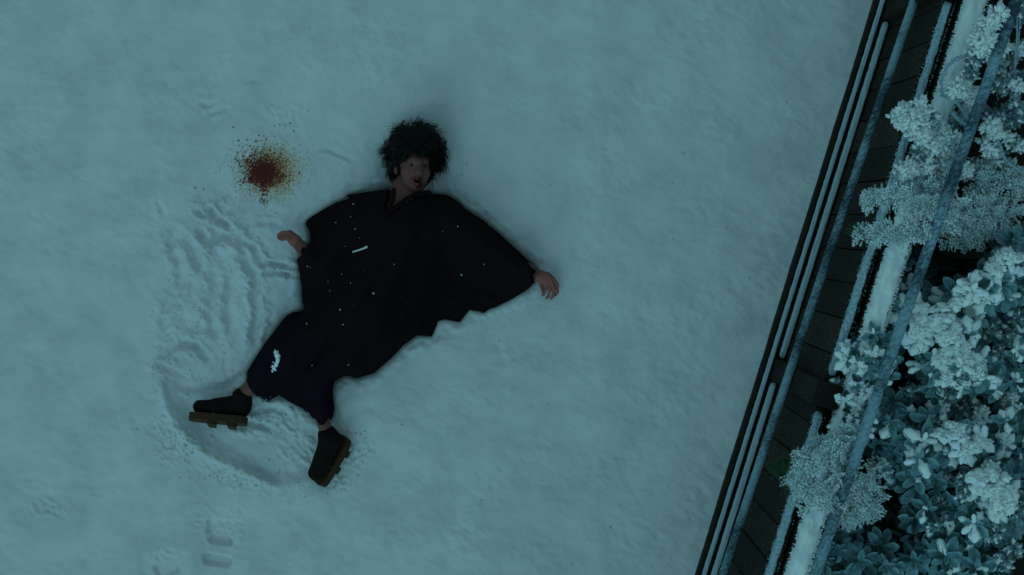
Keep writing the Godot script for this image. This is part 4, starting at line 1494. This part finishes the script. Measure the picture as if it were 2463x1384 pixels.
func build_shrubs():
	var group := "snowy broad-leaved shrubs behind the wall"
	var defs := [
		# u, v, ru, rv, height at top, snow, leaf length, spacing, label
		[2305, 890, 92, 62, 1.00, 0.92, 0.062, 36, "shrub topped by the palest heap of snow, right of the frosted rope"],
		[2315, 1040, 105, 52, 0.96, 0.86, 0.062, 37, "snow-laden shrub below the palest heap of snow"],
		[2385, 1195, 95, 88, 1.02, 0.92, 0.064, 38, "big snow-heaped shrub near the lower right corner"],
		[2094, 862, 58, 62, 1.10, 0.72, 0.052, 27, "snowy shrub leaning over the wall's snow-capped beam"],
		[2052, 985, 42, 82, 1.11, 0.70, 0.052, 27, "snowy shrub spilling over the beam between post and frosted rope"],
		[2142, 1010, 70, 75, 0.88, 0.10, 0.066, 37, "shrub with dark bare oval leaves beside the frosted rope"],
		[2215, 1105, 72, 72, 0.92, 0.42, 0.075, 40, "shrub with long leaf fingers spread below the bare-leaved shrub"],
		[2130, 1335, 160, 62, 0.62, 0.05, 0.078, 44, "shrub of blue-grey leaf stars at the bottom edge"],
		[2258, 778, 88, 58, 1.02, 1.0, 0.078, 34, "shrub buried under one smooth cushion of snow beside the rope"],
		[2372, 690, 80, 48, 1.02, 1.0, 0.072, 38, "shrub with a row of round snow balls below the dark hollow"],
		[2437, 640, 45, 70, 1.04, 0.95, 0.070, 38, "snow-covered shrub at the right edge above the snow balls"],
		[2425, 850, 55, 110, 0.90, 0.62, 0.058, 38, "patchily snowed shrub at the right edge beside the palest heap"],
		[2435, 1020, 48, 80, 0.84, 0.40, 0.064, 40, "half-bare shrub at the right edge above the lower corner"],
		[2330, 1330, 100, 58, 0.80, 0.30, 0.074, 42, "dim shrub with thin snow in the lower right corner"],
		[2195, 690, 42, 80, 0.78, 0.18, 0.055, 38, "thin-leaved dusky shrub tucked between beam and rope"],
		[2240, 960, 55, 70, 0.86, 0.45, 0.060, 38, "speckled shrub between the bare-leaved and the snow-laden shrubs"],
		[2250, 1230, 58, 50, 0.84, 0.50, 0.070, 40, "small snowed shrub beside the black gap"]]
	var r := RandomNumberGenerator.new()
	for di in defs.size():
		var d = defs[di]
		r.seed = 900 + di
		var c := spot(d[0], d[1], d[4] - 0.1)
		var root := thing("shrub", d[8], "shrub", Vector3(c.x, -0.5, c.z), group)
		var tips := []
		var kept := []
		for tries in 900:
			var a := r.randf() * TAU; var q := sqrt(r.randf())
			var u: float = d[0] + cos(a) * q * d[2]; var v: float = d[1] + sin(a) * q * d[3]
			if in_hole(u, v): continue
			var ok := true
			for k in kept:
				if Vector2(u - k.x, v - k.y).length() < d[7]: ok = false; break
			if not ok: continue
			kept.append(Vector2(u, v))
			if kept.size() >= 27: break
		for k in kept:
			var e := Vector2((k.x - d[0]) / d[2], (k.y - d[1]) / d[3]).length()
			var h: float = d[4] - 0.11 * e * e + r.randf_range(-0.10, 0.04)
			var at := spot(k.x, k.y, h) - root.position
			tips.append(at)
			# what stands higher has caught more snow
			var caught: float = clamp(d[5] * (0.62 + 4.5 * (h - d[4] + 0.06)), 0.0, 1.0)
			if r.randf() < d[5] * 0.28:
				var set: Array = tuft_meshes.white if r.randf() < caught else tuft_meshes.dusky
				for twin in 2: part("leaf_tuft", set[r.randi() % set.size()], null, root, Transform3D(Basis(Vector3.UP, r.randf() * TAU).scaled(Vector3.ONE * d[6] * r.randf_range(0.6, 0.85)), at + Vector3(r.randf_range(-0.03, 0.03), -0.02 * twin, r.randf_range(-0.03, 0.03))))
			else:
				rosette(root, r, at, d[6] * r.randf_range(0.78, 1.08), caught)
		stems(root, r, Vector3(0, 0, 0), tips, M.bark)
		# leaves deeper in the crown
		var mm := MultiMesh.new()
		mm.transform_format = MultiMesh.TRANSFORM_3D
		mm.mesh = leaves.frosted[di % leaves.frosted.size()] if d[5] > 0.3 else leaves.bare[di % leaves.bare.size()]
		var xf := []
		for k in 240:
			var a := r.randf() * TAU; var q := sqrt(r.randf())
			var u: float = d[0] + cos(a) * q * d[2]; var v: float = d[1] + sin(a) * q * d[3]
			if in_hole(u, v, 1.05): continue
			var h: float = d[4] - 0.14 - 0.35 * r.randf() - 0.1 * q * q
			var an := r.randf() * TAU
			xf.append(Transform3D(facing(Vector3(cos(an), r.randf_range(-0.3, 0.5), sin(an)), Vector3.UP, d[6] * r.randf_range(0.8, 1.2)), spot(u, v, h) - root.position))
		mm.instance_count = xf.size()
		for k in xf.size(): mm.set_instance_transform(k, xf[k])
		var mi := MultiMeshInstance3D.new()
		mi.name = "inner_foliage"
		mi.multimesh = mm
		mi.set_meta("kind", "stuff")
		root.add_child(mi)
		# heaps of snow resting on the crown
		var heaps := []
		if di == 0: heaps = [[2290, 868, 40, 30], [2330, 880, 38, 34], [2310, 910, 42, 26]]
		if di == 1: heaps = [[2285, 1040, 40, 24], [2340, 1066, 40, 24]]
		if di == 2: heaps = [[2380, 1160, 52, 34], [2410, 1210, 42, 40]]
		if di == 8: heaps = [[2245, 765, 55, 34], [2275, 800, 40, 30], [2215, 790, 26, 26], [2300, 830, 36, 30]]
		if di == 9: heaps = [[2305, 720, 30, 28], [2345, 690, 32, 27], [2390, 655, 36, 30]]
		if di == 10: heaps = [[2430, 620, 30, 26]]
		for q in heaps:
			var hb := Buf.new()
			var p := spot(q[0], q[1], d[4] - 0.01) - root.position
			for k in 18:
				var an := r.randf() * TAU; var rr := sqrt(r.randf()) * 0.85
				var sx: float = q[2] / 620.0; var sz: float = q[3] / 620.0
				lump(hb, p + Vector3(cos(an) * rr * sx, -0.012 + 0.018 * (1.0 - rr), sin(an) * rr * sz), sx * r.randf_range(0.20, 0.42), r.randf_range(0.016, 0.026), sz * r.randf_range(0.24, 0.48), r.randf() * 90.0, 8, 14, 0.8)
			hb.smooth()
			part("snow_heap", hb.mesh(), M.fresh_snow, root)
	build_twig_tree()

func build_twig_tree():
	# upper right: slender frosted tree whose twigs carry small tufts of snowed leaves
	var r := RandomNumberGenerator.new(); r.seed = 1313
	var foot := spot(2420, 300, -0.5)
	var root := thing("slender_tree", "slender frosted tree with white leaf tufts reaching over the wall at top right", "tree", foot)
	var tufts := [[2180, 270, 1.22], [2168, 292, 1.20], [2196, 290, 1.24], [2212, 252, 1.22], [2222, 268, 1.2], [2200, 318, 1.22], [2222, 302, 1.2], [2236, 285, 1.18], [2188, 305, 1.2], [2218, 345, 1.16], [2212, 368, 1.16], [2236, 352, 1.15], [2224, 382, 1.14], [2172, 412, 1.18], [2186, 405, 1.17], [2232, 404, 1.14], [2270, 355, 1.1], [2288, 330, 1.1], [2262, 318, 1.1], [2300, 210, 1.14], [2322, 190, 1.12], [2336, 175, 1.14], [2345, 90, 1.2], [2368, 72, 1.2], [2388, 50, 1.22], [2402, 30, 1.22], [2372, 100, 1.2], [2358, 122, 1.18], [2342, 142, 1.16], [2388, 140, 1.1], [2410, 118, 1.1], [2450, 120, 0.9], [2436, 142, 0.9], [2420, 190, 1.0], [2452, 205, 0.95], [2436, 235, 0.95], [2400, 215, 0.95], [2330, 225, 1.08], [2352, 232, 1.0], [2410, 262, 0.9], [2440, 285, 0.9], [2382, 305, 1.0], [2396, 318, 1.0], [2420, 330, 0.85], [2372, 350, 0.95], [2300, 395, 1.08], [2318, 410, 1.05], [2282, 405, 1.08], [2264, 388, 1.08], [2452, 55, 0.95], [2448, 20, 1.0], [2330, 265, 0.95], [2300, 290, 1.02], [2450, 350, 0.8], [2430, 400, 0.75], [2395, 380, 0.8]]
	var tips := []
	for q in tufts:
		for twin in 2:
			var at: Vector3 = spot(q[0] + twin * r.randf_range(-16, 16), q[1] + twin * r.randf_range(-14, 14), q[2] - 0.02 * twin) - foot
			tips.append(at)
			var set: Array = tuft_meshes.white if r.randf() < (0.92 if q[2] > 1.05 else 0.45) else tuft_meshes.dusky
			part("tuft", set[r.randi() % set.size()], null, root, Transform3D(Basis(Vector3.UP, r.randf() * TAU).scaled(Vector3.ONE * r.randf_range(0.034, 0.050)), at))
	# limbs: a leaning trunk and boughs to each side
	var b := Buf.new()
	var fork := spot(2360, 250, 0.75) - foot
	tube(b, [Vector3.ZERO, fork * 0.5 + Vector3(0.02, 0, 0.01), fork], [0.024, 0.020, 0.016], 8)
	part("trunk", b.mesh(), M.bark, root)
	var boughs := [[[2360, 250, 0.75], [2300, 300, 1.0], [2240, 320, 1.1], [2200, 300, 1.18]], [[2360, 250, 0.75], [2320, 180, 1.05], [2345, 130, 1.12], [2390, 60, 1.2]], [[2360, 250, 0.75], [2400, 270, 0.85], [2440, 240, 0.92]], [[2240, 320, 1.1], [2230, 370, 1.12], [2175, 412, 1.16]], [[2300, 300, 1.0], [2300, 360, 1.04], [2310, 410, 1.04]], [[2345, 130, 1.12], [2300, 142, 1.16], [2272, 175, 1.17], [2264, 225, 1.14]], [[2388, 300, 0.96], [2402, 340, 0.95], [2420, 385, 0.95], [2470, 420, 0.95]], [[2264, 225, 1.1], [2300, 245, 1.1], [2330, 290, 1.02]], [[2290, 270, 1.08], [2310, 292, 1.06], [2335, 305, 1.04]], [[2296, 320, 1.1], [2292, 355, 1.12], [2300, 385, 1.12]], [[2388, 300, 0.96], [2360, 250, 0.75]], [[2420, 200, 0.9], [2440, 170, 0.92], [2470, 190, 0.92]]]
	for line in boughs:
		var lb := Buf.new()
		var cv := Curve3D.new()
		for k in line.size():
			var p: Vector3 = spot(line[k][0], line[k][1], line[k][2]) - foot
			var a: Vector3 = spot(line[max(k - 1, 0)][0], line[max(k - 1, 0)][1], line[max(k - 1, 0)][2])
			var z: Vector3 = spot(line[min(k + 1, line.size() - 1)][0], line[min(k + 1, line.size() - 1)][1], line[min(k + 1, line.size() - 1)][2])
			cv.add_point(p, (a - z) / 6.0, (z - a) / 6.0)
		cv.bake_interval = 0.02
		var pts := []; var rad := []
		var baked := cv.get_baked_points()
		for k in baked.size():
			pts.append(baked[k]); rad.append(lerp(0.008, 0.004, k / float(baked.size())) * (1.0 + 0.2 * noise_b.get_noise_1d(k * 3.1)))
		tube(lb, pts, rad, 6)
		for k in baked.size() * 9:
			var p: Vector3 = baked[r.randi() % baked.size()]
			spike(lb, p + Vector3(r.randf_range(-0.01, 0.01), 0, r.randf_range(-0.01, 0.01)), Vector3(r.randf_range(-1, 1), r.randf_range(0.0, 1), r.randf_range(-1, 1)).normalized(), r.randf_range(0.006, 0.014), 0.0024)
		part("bough", lb.mesh(), M.frost, root)
	# fine twigs from boughs to tufts
	var tw := Buf.new()
	for t in tips:
		var best := fork
		for line in boughs:
			for q in line:
				var p := spot(q[0], q[1], q[2]) - foot
				if p.distance_to(t) < best.distance_to(t): best = p
		tube(tw, [best, best.lerp(t, 0.5) + Vector3(0, 0.012, 0), t], [0.004, 0.003, 0.002], 5)
	part("twigs", tw.mesh(), M.frost, root)

func build_conifers():
	var r := RandomNumberGenerator.new()
	var defs := [
		# boughs as lists of [u, v, height], spray length, share of green sprays by position
		{"foot": [2330, 540], "label": "frosted conifer whose two white boughs hang over rail and beam", "size": 0.060, "green": 2086.0, "count": 170,
			"boughs": [[[2300, 500, 1.12], [2230, 500, 1.18], [2170, 482, 1.20], [2105, 478, 1.17]], [[2300, 530, 1.10], [2220, 556, 1.18], [2150, 560, 1.20], [2085, 562, 1.17]], [[2300, 510, 1.08], [2260, 470, 1.12], [2262, 430, 1.12]]], "spread": 9.0},
		{"foot": [2410, 540], "label": "dusky blue-green conifer at the right edge above the dark hollow", "size": 0.064, "green": 0.0, "count": 200,
			"boughs": [[[2440, 520, 0.8], [2380, 500, 0.84], [2300, 520, 0.86]], [[2440, 540, 0.8], [2380, 550, 0.82], [2310, 565, 0.82]], [[2440, 500, 0.8], [2400, 440, 0.82], [2360, 410, 0.8]], [[2450, 480, 0.78], [2440, 430, 0.76]], [[2450, 560, 0.74], [2420, 590, 0.72]]], "spread": 24.0},
		{"foot": [2010, 1120], "label": "frosted conifer with a bare green tip poking over the dark wall", "size": 0.064, "green": 1925.0, "count": 210,
			"boughs": [[[2040, 1100, 1.08], [1980, 1110, 1.18], [1905, 1120, 1.16]], [[2040, 1110, 1.08], [2000, 1090, 1.16], [1985, 1070, 1.14]], [[2040, 1130, 1.08], [1985, 1160, 1.18], [1925, 1180, 1.16]], [[2030, 1150, 1.08], [2000, 1195, 1.16], [1975, 1210, 1.14]], [[2040, 1080, 1.08], [2030, 1060, 1.1]]], "spread": 16.0},
		{"foot": [2090, 1180], "label": "low dim conifer right of the frosted rope above the black gap", "size": 0.070, "green": 0.0, "count": 110,
			"boughs": [[[2110, 1130, 0.84], [2070, 1150, 0.90], [2050, 1190, 0.90]], [[2100, 1180, 0.84], [2080, 1215, 0.88], [2040, 1225, 0.86]]], "spread": 22.0},
		{"foot": [2255, 420], "label": "small frosted conifer behind the beam below the slender tree", "size": 0.066, "green": 0.0, "count": 90,
			"boughs": [[[2280, 430, 1.05], [2240, 380, 1.08], [2235, 330, 1.08]], [[2280, 440, 1.05], [2215, 435, 1.08], [2190, 450, 1.06]]], "spread": 20.0}]
	for di in defs.size():
		var d = defs[di]
		r.seed = 5000 + di
		var foot := spot(d.foot[0], d.foot[1], -0.5)
		var root := thing("conifer", d.label, "conifer", foot, "frosted conifers behind the wall")
		var top := spot(d.foot[0], d.foot[1], 0.6) - foot
		var tb := Buf.new()
		tube(tb, [Vector3.ZERO, top * 0.5 + Vector3(0.01, 0, 0), top], [0.030, 0.022, 0.014], 8)
		part("trunk", tb.mesh(), M.bark, root)
		var all := []
		for line in d.boughs:
			var cv := Curve3D.new()
			cv.add_point(top - Vector3(0, 0.15, 0))
			for q in line: cv.add_point(spot(q[0], q[1], q[2]) - foot)
			cv.bake_interval = 0.012
			var baked := cv.get_baked_points()
			var pts := []; var rad := []
			for k in range(0, baked.size(), 2):
				pts.append(baked[k]); rad.append(lerp(0.009, 0.003, k / float(baked.size())))
			var lb := Buf.new()
			tube(lb, pts, rad, 6)
			part("bough", lb.mesh(), M.bark, root)
			var first := spot(line[0][0], line[0][1], line[0][2]) - foot
			var started := false
			for k in baked.size():
				if baked[k].distance_to(first) < 0.02: started = true
				if started: all.append([baked[k], (baked[min(k + 3, baked.size() - 1)] - baked[max(k - 3, 0)]).normalized()])
		for k in int(d.count):
			var q = all[r.randi() % all.size()]
			var sd := r.randfn(0.0, 0.55)
			var off: Vector3 = Vector3(r.randf_range(-1, 1), r.randf_range(-0.5, 0.5), r.randf_range(-1, 1)) * d.spread / 620.0
			var p: Vector3 = q[0] + off
			var dir: Vector3 = (q[1] as Vector3).rotated(Vector3.UP, sd) + Vector3(0, r.randf_range(-0.15, 0.3), 0) + off * 8.0
			var px: float = 1180.0 + (p.x + foot.x) * 640.0
			var green: bool = px + r.randf_range(-18, 18) < d.green
			var set: Array = sprays.green if green else sprays.white
			part("spray", set[r.randi() % set.size()], null, root, Transform3D(facing(dir, Vector3.UP, d.size * r.randf_range(0.75, 1.25)), p))
